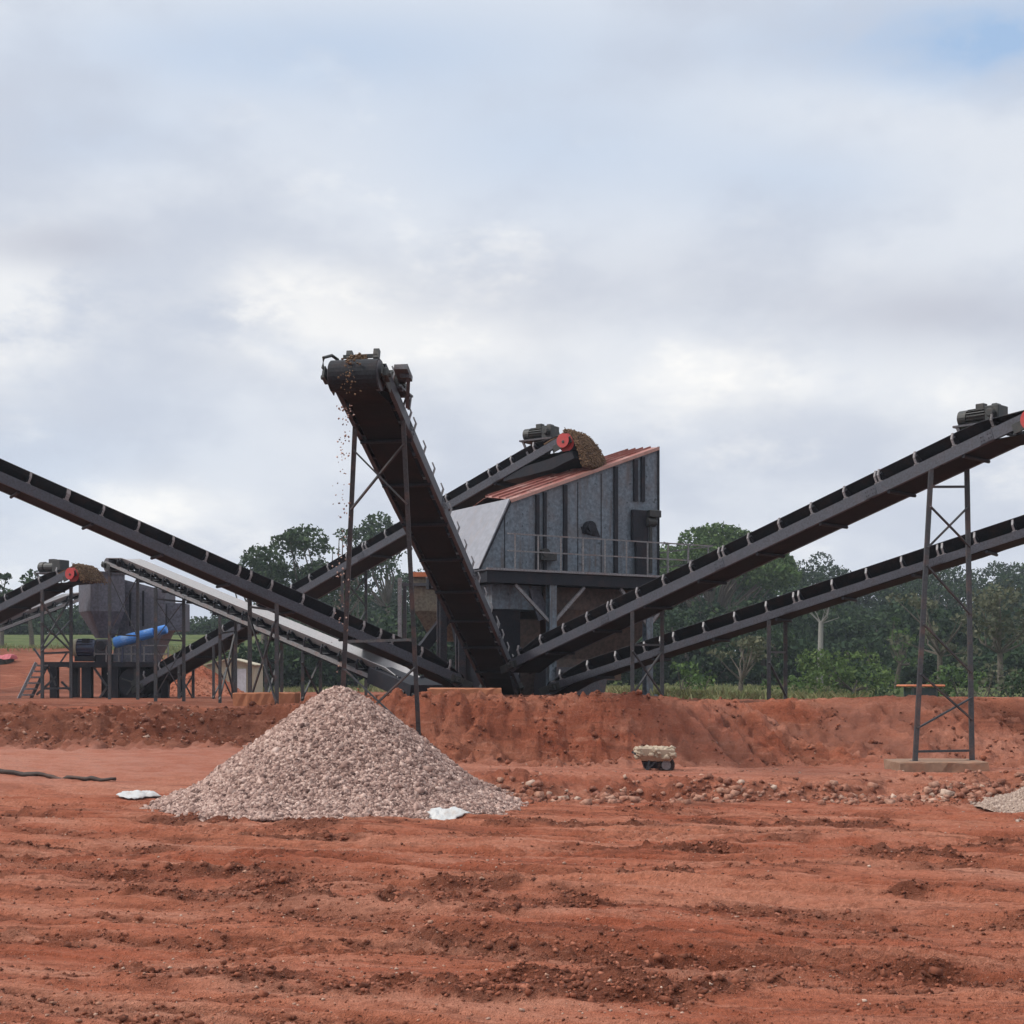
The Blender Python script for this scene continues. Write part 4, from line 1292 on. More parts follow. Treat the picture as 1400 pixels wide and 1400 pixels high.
    m = MB(); m.cyl(c + Vector((0, -.4, .02)), c + Vector((0, -.28, .02)), .17, 18); m.build('pulley', M['rib'], dr)
    m = MB(); m.box((c.x - .25, c.y - .3, zd), (c.x + .25, c.y + .3, c.z - .262)); m.build('plinth', M['rib'], dr)
    # stairs
    la = thing('step_ladder', 'steep grey ladder with broad steps leaning on the left end of the platform', 'ladder', (x(36), Y - .3, zg))
    T = at(66, 906, Y - .35); Bq = at(39, 962, Y - .75)
    off = Vector((-.36, -.35, 0)) * .9
    for o in (Vector((0, 0, 0)), off):
        m = MB(); m.bar(T + o, Bq + o, .07, .10); m.build('rail', M['bracket'] if o.length else M['leg'], la)
    for k in range(7):
        q = T.lerp(Bq, (k + .5) / 7)
        m = MB(); m.obox(q + off * .5, off * .46, Vector((.35, -.36, 0)).normalized() * .12, ZAX * .03); m.build('step', M['bracket'], la)


crusher_station()


# ------------------------------------------------------------------ pads, barrow, sheets, hose
def slab(name, label, p0, p1, zb, zt, mat, cat, seed):
    """a cast slab with slightly uneven faces"""
    rng = np.random.default_rng(seed)
    nx, ny, nz = 14, 5, 3
    mb = MB()
    m = MB()
    xs = np.linspace(p0[0], p1[0], nx); ys = np.linspace(p0[1], p1[1], ny)
    rings = []
    for z in (zb - .15, (zb + zt) / 2, zt - .02, zt):
        ins = 0.02 if z == zt else 0
        ring = [(x_, p0[1] + ins) for x_ in xs] + [(p1[0] - ins, y_) for y_ in ys[1:]] + [(x_, p1[1] - ins) for x_ in xs[::-1][1:]] + [(p0[0] + ins, y_) for y_ in ys[::-1][1:-1]]
        rings.append([Vector((a + rng.normal(0, .008), b_ + rng.normal(0, .008), z + rng.normal(0, .006))) for a, b_ in ring])
    m.loft(rings)
    return tag(m.build(name, mat), label, cat)


p = at(1229, 1058, 26.6)
slab('concrete_pad', 'low brown concrete pad carrying the tall right-hand tower', (p.x, 26.5), (at(1350, 0, 26.6).x, 27.7), 0.15, padz, M['concrete'], 'concrete pad', 1)
slab('concrete_pad', 'orange earth-stained block on the bank edge below the tall conveyor foot', (at(584, 0, 31).x, 31.0), (at(685, 0, 31).x, 32.0), 1.4, at(0, 941, 31).z, M['formwork'], 'concrete pad', 2)
slab('concrete_pad', 'brown earth-covered block left of the gravel pile top, at the bank edge', (at(324, 0, 34).x, 33.5), (at(407, 0, 34).x, 34.4), 1.25, at(0, 947, 34).z, M['formwork'], 'concrete pad', 3)


def wheelbarrow():
    Y = 27.0
    c = at(895, 1045, Y); g = gz(c.x, Y)
    root = thing('wheelbarrow', 'wheelbarrow with pale mortar-crusted tray at the foot of the bank', 'wheelbarrow', (c.x, Y, g))
    z0 = g + .20; z1 = g + .42
    def ring(hx, hy, z, dz=0): return [Vector((c.x + a * hx, Y + b_ * hy, z + dz * a)) for a, b_ in ((-1, -1), (1, -1), (1, 1), (-1, 1))]
    m = MB()
    m.loft([ring(.27, .2, z0, -.01), ring(.33, .28, z0 + .1, -.02), ring(.35, .30, z1, -.02), ring(.365, .305, z1 + .03, -.02), ring(.32, .26, z1 + .02, -.02), ring(.19, .17, z0 + .05, -.01)])
    m.build('tray', M['crust'], root, bevel=.015)
    rng = np.random.default_rng(4); n = 130
    p = np.stack([c.x + rng.uniform(-.3, .3, n), Y + rng.uniform(-.22, .22, n), z1 + rng.uniform(-.08, .025, n)], -1)
    v, f = stones(p, rng.uniform(.06, .13, n), rng, .6)
    n = 90; t = rng.uniform(0, 2 * math.pi, n)
    p = np.stack([c.x + np.clip(.5 * np.cos(t), -.34, .34), Y + np.clip(.42 * np.sin(t), -.28, .28), rng.uniform(z0 + .08, z1 + .02, n)], -1)
    v2, f2 = stones(p, rng.uniform(.05, .10, n), rng, .8)
    v = np.concatenate([v, v2]); f = np.concatenate([f, f2 + len(v) - len(v2)])
    np_obj('load', v, f, M['crust'], parent=root, off=root.location)
    m = MB(); m.loft([ring(.2, .15, g + .06), ring(.24, .19, z0 - .01)]); m.build('underframe', M['rib'], root)
    for sd in (-1, 1):
        m = MB(); m.bar((c.x + .33, Y + sd * .08, z0 - .06), (c.x - .42, Y + sd * .24, z0 + .16), .04); m.build('handle', M['leg'], root)
        m = MB(); m.bar((c.x - .12, Y + sd * .19, z0 + .03), (c.x - .18, Y + sd * .2, g - .02), .045); m.bar((c.x + .02, Y + sd * .17, z0 + .02), (c.x - .16, Y + sd * .2, g + .05), .035); m.build('leg', M['leg'], root)
    m = MB(); q = Vector((c.x + .2, Y - .17, g + .13))
    m.tube([q + Vector((.13 * math.cos(t), 0, .13 * math.sin(t))) for t in [2 * math.pi * k / 24 for k in range(25)]], .04, 8)
    w = m.build('wheel', M['rubber'], root)
    m = MB(); m.cyl(q - Vector((0, .05, 0)), q + Vector((0, .05, 0)), .09, 16); m.build('rim', M['bracket'], w)


wheelbarrow()


def sheet(label, px0, px1, Y, dep, seed, hgt):
    x0 = at(px0, 0, Y).x; x1 = at(px1, 0, Y).x
    cx_, hx, hy = (x0 + x1) / 2, (x1 - x0) / 2, dep / 2
    nr, na = 12, 44
    V = []
    for i in range(nr + 1):
        for k in range(na):
            a = 2 * math.pi * k / na; r = i / nr
            edge = 0.72 + 0.55 * float(vn(math.cos(a) * 2.1 + seed, math.sin(a) * 2.1, seed)) - 0.25 * float(vn(math.cos(a) * 6, math.sin(a) * 6 + seed, seed + 3))
            x = cx_ + math.cos(a) * r * hx * edge * 1.1; y = Y + math.sin(a) * r * hy * edge * 1.1
            fold = abs(math.sin(x * 13 + y * 21 + 3 * float(vn(x * 6, y * 6, seed)))) * .5 + float(fbm(x * 9, y * 13, seed, 3)) * .8
            z = gz(x, y, True) + .012 + hgt * fold * (1 - .75 * r ** 3)
            V.append((x, y, z))
    Fc = [(i * na + k, i * na + (k + 1) % na, (i + 1) * na + (k + 1) % na, (i + 1) * na + k) for i in range(nr) for k in range(na)]
    o = np_obj('plastic_sheet', V, Fc, M['white'], off=Vector((cx_, Y, gz(cx_, Y))))
    md = o.modifiers.new('thickness', 'SOLIDIFY'); md.thickness = .006
    tag(o, label, 'plastic sheet')


sheet('crumpled white plastic sheet on bare earth left of the gravel pile', 166, 221, 23.2, .6, 2, .10)
sheet('crumpled white plastic sheet caught in the right front foot of the gravel pile', 580, 636, 20.85, .5, 5, .08)

m = MB()
pts = []
rads = []
for i in range(34):
    k = i / 33
    px = -60 + 218 * k; py = 1044 + 17 * k + 2.0 * math.sin(k * 19)
    y = 26.0 - 1.15 * k
    x = at(px, 0, y).x
    pts.append(Vector((x, y, gz(x, y) + .035 + .012 * math.sin(k * 40)))); rads.append(.055 - .022 * k + .008 * math.sin(k * 31))
m.tube(pts, rads, 8)
tag(m.build('hose', M['hose'], smooth=True), 'dark muddy hose lying on the earth at the left edge', 'hose')


# cream shed
def shed():
    Y = 66.0
    c = at(312, 940, Y); zg = gz(c.x, Y, False)
    root = thing('shed', 'small cream sheeted shed behind the red earth mound', 'shed', (c.x, Y, zg))
    x0 = at(283, 0, Y).x; x1 = at(347, 0, Y).x; zt = at(0, 910, Y).z; zp = at(0, 902, Y).z
    m = MB(); m.loft([[(x0, Y, zg - .1), (x1, Y, zg - .1), (x1, Y + 2.4, zg - .1), (x0, Y + 2.4, zg - .1)], [(x0, Y, zt), (x1, Y, zt), (x1, Y + 2.4, zt), (x0, Y + 2.4, zt)]])
    xc = (x0 + x1) / 2
    for i in range(9):
        xx = x0 + (x1 - x0) * (i + .5) / 9; m.box((xx - .03, Y - .03, zg), (xx + .03, Y - .003, zt - .02))
    m.build('wall', M['cream'], root)
    m = MB(); m.plate([(x0 - .12, Y - .2, zt + .02), (xc, Y - .2, zp + .06), (xc, Y + 2.6, zp + .06), (x0 - .12, Y + 2.6, zt + .02)], .05)
    m.plate([(xc + .01, Y - .2, zp + .06), (x1 + .12, Y - .2, zt + .02), (x1 + .12, Y + 2.6, zt + .02), (xc + .01, Y + 2.6, zp + .06)], .05)
    m.plate([(x0, Y - .01, zt), (x1, Y - .01, zt), (xc, Y - .01, zp + .04)], .02)
    m.build('roof', M['cream'], root)
    m = MB(); m.box((xc + .2, Y - .06, zg), (xc + .75, Y - .032, zt - .15)); m.build('door', M['plate'], root)


shed()


# tractor behind the right bank
def tractor():
    Y = 59.0
    c = at(1259, 940, Y); zg = gz(c.x, Y, False)
    zr = at(0, 937, Y).z
    root = thing('tractor', 'small tractor with flat orange cab roof, mostly hidden behind the right bank', 'tractor', (c.x, Y, zg))
    hw = .82
    m = MB(); m.box((c.x - hw, Y - .7, zr - .06), (c.x + hw, Y + .8, zr + .03)); m.build('roof', M['orange'], root, bevel=.03)
    m = MB()
    for sx in (-1, 1):
        for sy in (-.55, .6): m.bar((c.x + sx * .5, Y + sy, zg + .9), (c.x + sx * .5, Y + sy, zr - .06), .09)
    m.box((c.x - .56, Y - .6, zg + .5), (c.x + .56, Y + .65, zg + 1.15)); m.build('cab', M['darkgreen'], root)
    m = MB(); m.box((c.x - .45, Y - .58, zg + 1.16), (c.x + .45, Y - .56, zr - .1)); m.box((c.x - .52, Y - .48, zg + 1.16), (c.x - .50, Y + .54, zr - .1))
    m.box((c.x + .50, Y - .48, zg + 1.16), (c.x + .52, Y + .54, zr - .1)); m.build('window', M['glass'], root)
    m = MB(); m.box((c.x - .38, Y - 2.2, zg + .6), (c.x + .38, Y - .61, zg + 1.3)); m.build('bonnet', M['orange'], root, bevel=.05)
    for sx, yy, r in ((-.8, .2, .7), (.8, .2, .7), (-.65, -1.7, .42), (.65, -1.7, .42)):
        m = MB(); q = Vector((c.x + sx, Y + yy, zg + r)); m.cyl(q - Vector((.17, 0, 0)), q + Vector((.17, 0, 0)), r, 24); w = m.build('wheel', M['rubber'], root, bevel=.05)
        m = MB(); m.cyl(q - Vector((.18, 0, 0)), q + Vector((.18, 0, 0)), r * .5, 16); m.build('rim', M['cream'], w)


tractor()


# red and green cart at the far left
def cart():
    Y = min((60 + .1 * k for k in range(160)), key=lambda v: abs(HY - (gz(at(4, 0, v).x, v, False) - CAMZ) * F / v - 910))
    c = at(4, 905, Y); zg = gz(c.x, Y, False)
    zt = at(0, 893, Y).z
    root = thing('refuse_bin', 'dark green bin heaped with pinkish-red tarpaulin, cut by the left edge on the red earth', 'bin', (c.x, Y, zg))
    m = MB(); m.loft([[(c.x - a, Y - b_, z), (c.x + a - .18, Y - b_, z), (c.x + a - .18, Y + b_, z), (c.x - a, Y + b_, z)] for a, b_, z in ((.52, .4, zg - .05), (.6, .5, zt - .24))])
    m.build('body', M['darkgreen'], root, bevel=.02)
    m = MB()
    rings = []
    for k in range(9):
        t = k / 8; xx = c.x - .66 + 1.2 * t; h = .20 + .07 * math.sin(t * 9) - .12 * abs(t - .5)
        rings.append([Vector((xx, Y - .56, zt - .30 + .03 * math.sin(t * 14))), Vector((xx, Y - .3, zt - .26 + h)), Vector((xx, Y + .4, zt - .26 + h * .9)), Vector((xx, Y + .56, zt - .3))])
    m.loft(rings); m.build('tarpaulin', M['pinkred'], root)


cart()


# ------------------------------------------------------------------ vegetation
def crown_pts(rng, lobes, dens, leaf, thin=0.0):
    P_ = []; S_ = []
    for (c, r, fl) in lobes:
        n = int(dens * 4 * math.pi * r * r * (0.5 + 0.5 * fl))
        q = rng.normal(size=(n, 3)); q /= np.linalg.norm(q, axis=1)[:, None]
        rr = r * (0.62 + 0.42 * rng.random(n) ** 0.6)
        # ragged clumps: carve by noise on direction
        k = fbm(q[:, 0] * 2.3 + c[0], q[:, 1] * 2.3 + q[:, 2] * 1.7 + c[1], int(abs(c[0] * 7 + c[2] * 3)) % 97, 3)
        rr = rr * (0.72 + 0.6 * k)
        keep = (k > 0.30 + thin) & ((q[:, 2] > -0.55) | (rng.random(n) < 0.45))
        q = q[keep] * rr[keep][:, None]; q[:, 2] *= fl
        P_.append(q + np.array(c)); S_.append(leaf * rng.uniform(0.6, 1.4, len(q)))
    return np.concatenate(P_), np.concatenate(S_)


def make_lobes(rng, kind, H, Wd):
    lobes = []
    if kind == 'broad':
        n = rng.integers(11, 16)
        for i in range(n):
            a = rng.uniform(0, 2 * math.pi); d = Wd / 2 * math.sqrt(rng.random()) * 0.78
            r = Wd * rng.uniform(0.11, 0.19)
            z = H * (0.52 + 0.36 * rng.random()) * (1 - 0.22 * (d / (Wd / 2)) ** 2)
            lobes.append(((d * math.cos(a), d * math.sin(a), min(z, H - r * .8)), r, rng.uniform(0.6, 0.85)))
        lobes.append(((0, 0, H * .8), Wd * .2, .8))
    elif kind == 'dome':
        n = 34
        for i in range(n):
            a = rng.uniform(0, 2 * math.pi); d = Wd / 2 * math.sqrt((i + .5) / n) * .86
            r = Wd * rng.uniform(0.09, 0.13)
            lobes.append(((d * math.cos(a), d * math.sin(a), H * .93 - .36 * H * (2 * d / Wd) ** 2.2 - r * .7 - rng.random() * .05 * H), r, .7))
    elif kind == 'umbrella':
        n = rng.integers(9, 13)
        for i in range(n):
            a = rng.uniform(0, 2 * math.pi); d = Wd / 2 * math.sqrt(rng.random()) * 0.85
            r = Wd * rng.uniform(0.10, 0.16)
            lobes.append(((d * math.cos(a), d * math.sin(a), H * (0.86 - .22 * rng.random() ** 1.5) - .10 * H * (d / (Wd / 2)) ** 2), r, rng.uniform(.35, .5)))
    elif kind == 'tall':
        for i in range(10):
            a = rng.uniform(0, 2 * math.pi); d = Wd / 2 * math.sqrt(rng.random()) * .75
            lobes.append(((d * math.cos(a), d * math.sin(a), H * rng.uniform(.68, .93)), Wd * rng.uniform(.12, .18), .7))
    elif kind == 'open':
        n = rng.integers(12, 17)
        for i in range(n):
            a = rng.uniform(0, 2 * math.pi); d = Wd / 2 * rng.random() ** .6
            lobes.append(((d * math.cos(a), d * math.sin(a), H * rng.uniform(.42, .95) - .12 * H * (2 * d / Wd)), Wd * rng.uniform(.07, .13), rng.uniform(.5, .8)))
    else:   # bush
        n = rng.integers(8, 12)
        for i in range(n):
            a = rng.uniform(0, 2 * math.pi); d = Wd / 2 * math.sqrt(rng.random()) * .8
            r = Wd * rng.uniform(.12, .2)
            lobes.append(((d * math.cos(a), d * math.sin(a), max(r * .6, H * rng.uniform(.25, .85) * (1 - .35 * (2 * d / Wd) ** 2) - r * .3)), r, .8))
    return lobes


def trunk_mb(rng, lobes, H, kind, base, r0):
    thinl = .5 if kind == 'tall' else 1
    m = MB()
    lean = rng.normal(0, .03 * H, 2)
    fork = H * (0.12 if kind == 'bush' else 0.62 if kind == 'tall' else 0.34)
    p0 = base + Vector((0, 0, -.3)); p1 = base + Vector((lean[0], lean[1], fork))
    m.tube([p0, base + Vector((lean[0] * .3, lean[1] * .3, fork * .45)), p1], [r0 * 1.25, r0, r0 * .85], 8)
    for (c, r, fl) in lobes:
        t = base + Vector(c)
        mid = p1.lerp(t, .5) + Vector((rng.normal(0, .04 * H), rng.normal(0, .04 * H), -.04 * H))
        m.tube([p1 - Vector((0, 0, r0)), mid, t], [r0 * .5 * thinl, r0 * .3 * thinl, r0 * .1 * thinl], 5)
    return m


def tree(name, label, cat, px, top, Y, wpx, kind, mat, seed, leaf=0.26, dens=13, trunk='trunk', group=None, base=None, thin=0.0):
    rng = np.random.default_rng(seed)
    x = at(px, 0, Y).x
    zg = gz(x, Y, False) if base is None else base
    H = at(0, top, Y).z - zg; Wd = wpx * Y / F
    root = thing(name, label, cat, (x, Y, zg), group)
    lobes = make_lobes(rng, kind, H, Wd)
    b = Vector((x, Y, zg))
    trunk_mb(rng, lobes, H, kind, b, 0.018 * H + .05).build('trunk', M[trunk], root)
    p, s = crown_pts(rng, lobes, dens, leaf, thin)
    v, f = leaves(p + np.array(b), s, rng)
    np_obj('crown', v, f, M[mat], parent=root, off=b)
    return root


# tall clump left of the central tower
tree('broadleaf_tree', 'tallest dark broadleaf tree, ragged crown just left of the tower leg', 'tree', 420, 697, 105, 150, 'broad', 'leaf_dark', 101, .22, 24)
tree('broadleaf_tree', 'dark broadleaf tree, left half of the tall clump over the left conveyor', 'tree', 358, 722, 102, 110, 'broad', 'leaf_dark', 102, .22, 24)
tree('broadleaf_tree', 'thin see-through tree between the tall clump and the tower leg', 'tree', 468, 702, 112, 75, 'open', 'leaf_dark', 103, .2, 18, thin=.08)
tree('broadleaf_tree', 'hazy round tree between the tower and the tall conveyor', 'tree', 526, 690, 135, 130, 'broad', 'leaf_dark', 104, .26, 16)
tree('broadleaf_tree', 'small bushy tree under the screen conveyor behind the tower', 'tree', 490, 790, 110, 70, 'open', 'leaf_dark', 118, .28, 9)
tree('broadleaf_tree', 'upright tree right of the leftmost treetop, above the feed conveyor', 'tree', 44, 762, 100, 42, 'broad', 'leaf_dark', 105, .26, 14)
tree('broadleaf_tree', 'dark treetop cut by the left edge above the feed conveyor', 'tree', 2, 772, 100, 44, 'broad', 'leaf_dark', 106, .26, 14)
# right side
tree('dome_tree', 'wide dome-crowned green tree right of the screen house', 'tree', 980, 700, 118, 225, 'dome', 'leaf_mid', 107, .22, 30)
tree('dome_tree', 'flat-layered treetop touching the right edge of the screen house', 'tree', 893, 698, 120, 45, 'umbrella', 'leaf_dark', 108, .28, 14)
tree('acacia_tree', 'small forked acacia with open crown under the lower right conveyor', 'tree', 1012, 858, 58, 105, 'umbrella', 'leaf_grey', 109, .13, 34)
tree('pale_trunk_tree', 'slender pale-trunked tree at the wood edge under the lower right conveyor', 'tree', 1121, 792, 84, 62, 'tall', 'leaf_dark', 110, .2, 22, trunk='paletrunk')
tree('green_shrub', 'broad bright green shrub right of the two conveyor legs', 'shrub', 1168, 868, 72, 150, 'bush', 'leaf_bright', 111, .15, 34)
tree('green_shrub', 'dark low shrub in front of the broad bright one', 'shrub', 1185, 905, 64, 90, 'bush', 'leaf_dark', 112, .13, 36)
tree('green_shrub', 'yellow-green low bush just right of the conveyor legs, below the broad shrub', 'shrub', 1112, 905, 66, 70, 'bush', 'leaf_bright', 113, .13, 30)
tree('green_shrub', 'pale green bush between the trestle and the forked acacia', 'shrub', 935, 892, 60, 65, 'bush', 'leaf_mid', 114, .12, 34)
tree('green_shrub', 'rounded dark shrub at the bank edge between the forked acacia and the conveyor legs', 'shrub', 1068, 908, 60, 62, 'bush', 'leaf_mid', 131, .12, 34)
tree('green_shrub', 'straggling green shrub right of the tractor roof', 'shrub', 1312, 898, 66, 90, 'bush', 'leaf_mid', 132, .13, 30)
tree('green_shrub', 'green shrub at the right edge, low behind the bank', 'shrub', 1392, 905, 60, 80, 'bush', 'leaf_dark', 133, .13, 30)
tree('green_shrub', 'low green shrub left of the tractor roof', 'shrub', 1212, 912, 62, 60, 'bush', 'leaf_mid', 134, .12, 32)
tree('green_shrub', 'bush at the grass edge just right of the short trestle', 'shrub', 962, 912, 56, 56, 'bush', 'leaf_mid', 135, .11, 36)
tree('grey_tree', 'grey-green tree behind the upper part of the right tower', 'tree', 1285, 790, 78, 120, 'open', 'leaf_grey', 115, .18, 22)
tree('grey_tree', 'grey-green bushy tree filling the right edge behind the bank', 'tree', 1368, 782, 74, 130, 'broad', 'leaf_grey', 116, .18, 18)
tree('grey_tree', 'low grey-green thicket tree right of the tower foot', 'tree', 1345, 870, 62, 110, 'bush', 'leaf_grey', 117, .14, 28)
tree('grey_tree', 'yellowish scrub tree left of the tower, above the tractor', 'tree', 1225, 835, 84, 70, 'open', 'leaf_mid', 119, .18, 20)
tree('ridge_tree', 'little umbrella tree poking above the ridge beside the tower top', 'tree', 1232, 752, 165, 34, 'umbrella', 'leaf_dark', 120, .34, 12)
tree('ridge_tree', 'thin flat-topped tree seen through the tower cross brace', 'tree', 1285, 738, 160, 55, 'umbrella', 'leaf_dark', 121, .3, 7, thin=.1)


def wood():
    """the far wood that reads as one mass"""
    rng = np.random.default_rng(55)
    PV = []; SV = []; tm = MB()
    prof = [(-150, 800), (0, 806), (60, 812), (140, 825), (250, 838), (330, 820), (420, 800), (520, 780), (600, 760), (700, 755), (880, 730), (930, 728), (1040, 722), (1085, 740), (1120, 754), (1160, 757), (1200, 750), (1260, 752), (1330, 760), (1400, 756), (1550, 755)]
    fx = [p_[0] for p_ in prof]; fy = [p_[1] for p_ in prof]
    for row, (Y, drop, st) in enumerate(((185, 0, 30), (165, 12, 30), (145, 30, 30), (125, 56, 32), (105, 80, 36), (98, 108, 30), (90, 132, 28), (155, 16, 20), (88, 58, 15))):
        px = -170.0
        while px < 1560:
            px += st * rng.uniform(.7, 1.25)
            if px < 640 and 3 < row < 7: continue
            if row == 8 and not (225 < px < 640): continue
            top = np.interp(px, fx, fy) + drop + rng.normal(0, 6)
            x = at(px, 0, Y).x; zg = gz(x, Y, False)
            if top > 925: continue
            H = at(0, top, Y).z - zg
            if H < 2: continue
            Wd = rng.uniform(5.5, 9.0) * (1 if row < 5 else .62)
            lobes = []
            for i in range(rng.integers(6, 10)):
                a = rng.uniform(0, 2 * math.pi); d = Wd / 2 * math.sqrt(rng.random()) * .8
                r = Wd * rng.uniform(.16, .25)
                lobes.append(((x + d * math.cos(a), Y + d * math.sin(a), zg + max(r * .5, H * rng.uniform(.2 if row > 1 else .35, .92) - r * .5)), r, .75))
            p, s = crown_pts(rng, lobes, 11.0, .27)
            PV.append(p); SV.append(s)
            if rng.random() < .5:
                tm.tube([(x, Y, zg - .3), (x + .1, Y, zg + H * .4), (x - .2, Y, zg + H * .7)], [.22, .17, .08], 5)
    v, f = leaves(np.concatenate(PV), np.concatenate(SV), rng)
    tv = np.array([list(p_) for p_ in tm.v]); 
    tf = [ff for ff in tm.f if len(ff) == 4]
    nV = len(v)
    V = np.concatenate([v, tv]); Fc = np.concatenate([f, np.array(tf) + nV])
    mi = np.concatenate([np.zeros(len(f), int), np.ones(len(tf), int)])
    o = np_obj('far_wood', V, Fc, None, mats=[M['leaf_wood'], M['trunk']], midx=mi)
    tag(o, 'dense dark wood closing off the view behind the plant', 'wood', kind='stuff')


wood()


def grass_stuff():
    rng = np.random.default_rng(77)
    n = 60000
    x = rng.uniform(3.5, 34, n); y = rng.uniform(33.5, 85, n)
    k = (fbm(x * .25, y * .25, 7, 3) + (y - 38) * .03 > .42) & (x > 3.5 + (40 - y).clip(0, 10) * .4)
    k = k & (700 + F * x / y < 1150 + 50 * rng.random(n)) & (y > 37)
    x, y = x[k], y[k]
    n2 = 12000
    x2 = rng.uniform(-40, -4, n2); y2 = rng.uniform(72, 100, n2)
    x = np.concatenate([x, x2]); y = np.concatenate([y, y2])
    z = ground_h(x, y, False)
    n = len(x)
    h = rng.uniform(.06, .24, n) * (0.4 + 1.2 * fbm(x * .8, y * .8, 3, 3)); w = rng.uniform(.015, .05, n); a = rng.uniform(0, math.pi, n)
    lx = rng.normal(0, .12, n); ly = rng.normal(0, .12, n)
    c, s = np.cos(a) * w, np.sin(a) * w
    V = np.stack([np.stack([x - c, y - s, z - .03], -1), np.stack([x + c, y + s, z - .03], -1),
                  np.stack([x + c * .3 + lx, y + s * .3 + ly, z + h], -1), np.stack([x - c * .3 + lx, y - s * .3 + ly, z + h], -1)], 1).reshape(-1, 3)
    tag(np_obj('grass', V, np.arange(n * 4).reshape(n, 4), M['grassblade']), 'rough green and straw-coloured grass growing behind the bank', 'grass', kind='stuff')


grass_stuff()

# ------------------------------------------------------------------ air
hm = bpy.data.materials.new('pale haze'); hm.use_nodes = True
hn = hm.node_tree
hn.nodes.remove(hn.nodes['Principled BSDF'])
hv = hn.nodes.new('ShaderNodeVolumePrincipled')
hv.inputs['Color'].default_value = (0.80, 0.88, 1.0, 1)
hv.inputs['Density'].default_value = 0.0004
hn.links.new(hv.outputs[0], hn.nodes['Material Output'].inputs['Volume'])
m = MB(); m.box((-430, -70, -3), (430, 430, 42))
tag(m.build('haze', hm), kind='stuff')
HAZE = bpy.data.objects['haze']; HAZE['label'] = 'thin pale haze in the air towards the far wood'; HAZE['category'] = 'haze'

# ------------------------------------------------------------------ sky and light
SUN_EL, SUN_AZ = R(40), R(-100)          # azimuth from +Y towards +X: the veiled sun stands to the left
w = bpy.data.worlds.new("World"); scene.world = w; w.use_nodes = True
nt = w.node_tree
for n_ in list(nt.nodes): nt.nodes.remove(n_)
out = nt.nodes.new("ShaderNodeOutputWorld"); bg = nt.nodes.new("ShaderNodeBackground")
nt.links.new(bg.outputs[0], out.inputs[0])
STR = 0.1
bg.inputs[1].default_value = STR
sky = nt.nodes.new("ShaderNodeTexSky"); sky.sky_type = 'NISHITA'; sky.sun_disc = False
sky.sun_elevation = SUN_EL; sky.sun_rotation = SUN_AZ
sky.air_density = 1.0; sky.dust_density = 1.5
tc = nt.nodes.new("ShaderNodeTexCoord"); G = tc.outputs['Generated']
sep = nt.nodes.new("ShaderNodeSeparateXYZ"); nt.links.new(G, sep.inputs[0])


def mth(op, a, b=None, clamp=False):
    n_ = nt.nodes.new("ShaderNodeMath"); n_.operation = op; n_.use_clamp = clamp
    for i, v_ in enumerate((a, b)):
        if v_ is None: continue
        if isinstance(v_, (int, float)): n_.inputs[i].default_value = v_
        else: nt.links.new(v_, n_.inputs[i])
    return n_.outputs[0]


def blob(px, py, rx, ry):
    """soft patch of sky around one direction, elliptical"""
    vx, vz = (px - CX) / F, (HY - py) / F
    ax = mth('DIVIDE', sep.outputs[0], mth('MAXIMUM', sep.outputs[1], 0.05)); az = mth('DIVIDE', sep.outputs[2], mth('MAXIMUM', sep.outputs[1], 0.05))
    dx = mth('DIVIDE', mth('SUBTRACT', ax, vx), rx / F); dz = mth('DIVIDE', mth('SUBTRACT', az, vz), ry / F)
    r2 = mth('ADD', mth('MULTIPLY', dx, dx), mth('MULTIPLY', dz, dz))
    return mth('EXPONENT' if False else 'POWER', 2.718, mth('MULTIPLY', r2, -1.0))


zc = mth('ADD', mth('MAXIMUM', sep.outputs[2], 0.0), 0.22)
cmb = nt.nodes.new("ShaderNodeCombineXYZ")
nt.links.new(mth('DIVIDE', sep.outputs[0], zc), cmb.inputs[0]); nt.links.new(mth('DIVIDE', sep.outputs[1], zc), cmb.inputs[1])
cmb.inputs[2].default_value = 1.3
nA = noise(nt, 1.15, 7, 0.52, cmb.outputs[0])
nB = noise(nt, 2.6, 8, 0.55, cmb.outputs[0])
nC = noise(nt, 5.0, 7, 0.55, G, mscale=(1, 1, 1.9))
nD = noise(nt, 2.1, 5, 0.5, G, mscale=(1, 1, 2.2))
# openness: thin blue windows
opn = mth('MULTIPLY', blob(1400, 55, 270, 62), 1.25)
opn = mth('ADD', opn, mth('MULTIPLY', blob(380, 70, 330, 60), 0.28))
opn = mth('ADD', opn, mth('MULTIPLY', blob(90, 190, 200, 50), 0.25))
opn = mth('ADD', opn, mth('MULTIPLY', blob(760, 210, 260, 90), 0.28))
opn = mth('ADD', opn, mth('MULTIPLY', blob(0, 620, 260, 120), 0.28))
opn = mth('ADD', opn, mth('MULTIPLY', blob(620, 60, 700, 130), 0.22))
opn = mth('ADD', opn, mth('MULTIPLY', blob(1100, 250, 160, 60), 0.25))
opn = mth('MULTIPLY', opn, ramp(nt, nC, 0.28, 0.62))
opn = mth('MINIMUM', opn, 0.85)
S_ = 1.0 / STR
greyc = tuple(c * S_ for c in (0.555, 0.60, 0.69))
midc = tuple(c * S_ for c in (0.70, 0.735, 0.795))
whitec = tuple(c * S_ for c in (0.98, 0.965, 0.93))
darkc = tuple(c * S_ for c in (0.49, 0.51, 0.585))
nE = noise(nt, 8.0, 9, 0.6, G, mscale=(1, 1, 2.0))
nF = noise(nt, 3.2, 8, 0.58, G, mscale=(1, 1, 1.6))
c = mixc(nt, ramp(nt, nC, 0.38, 0.62), greyc, midc)
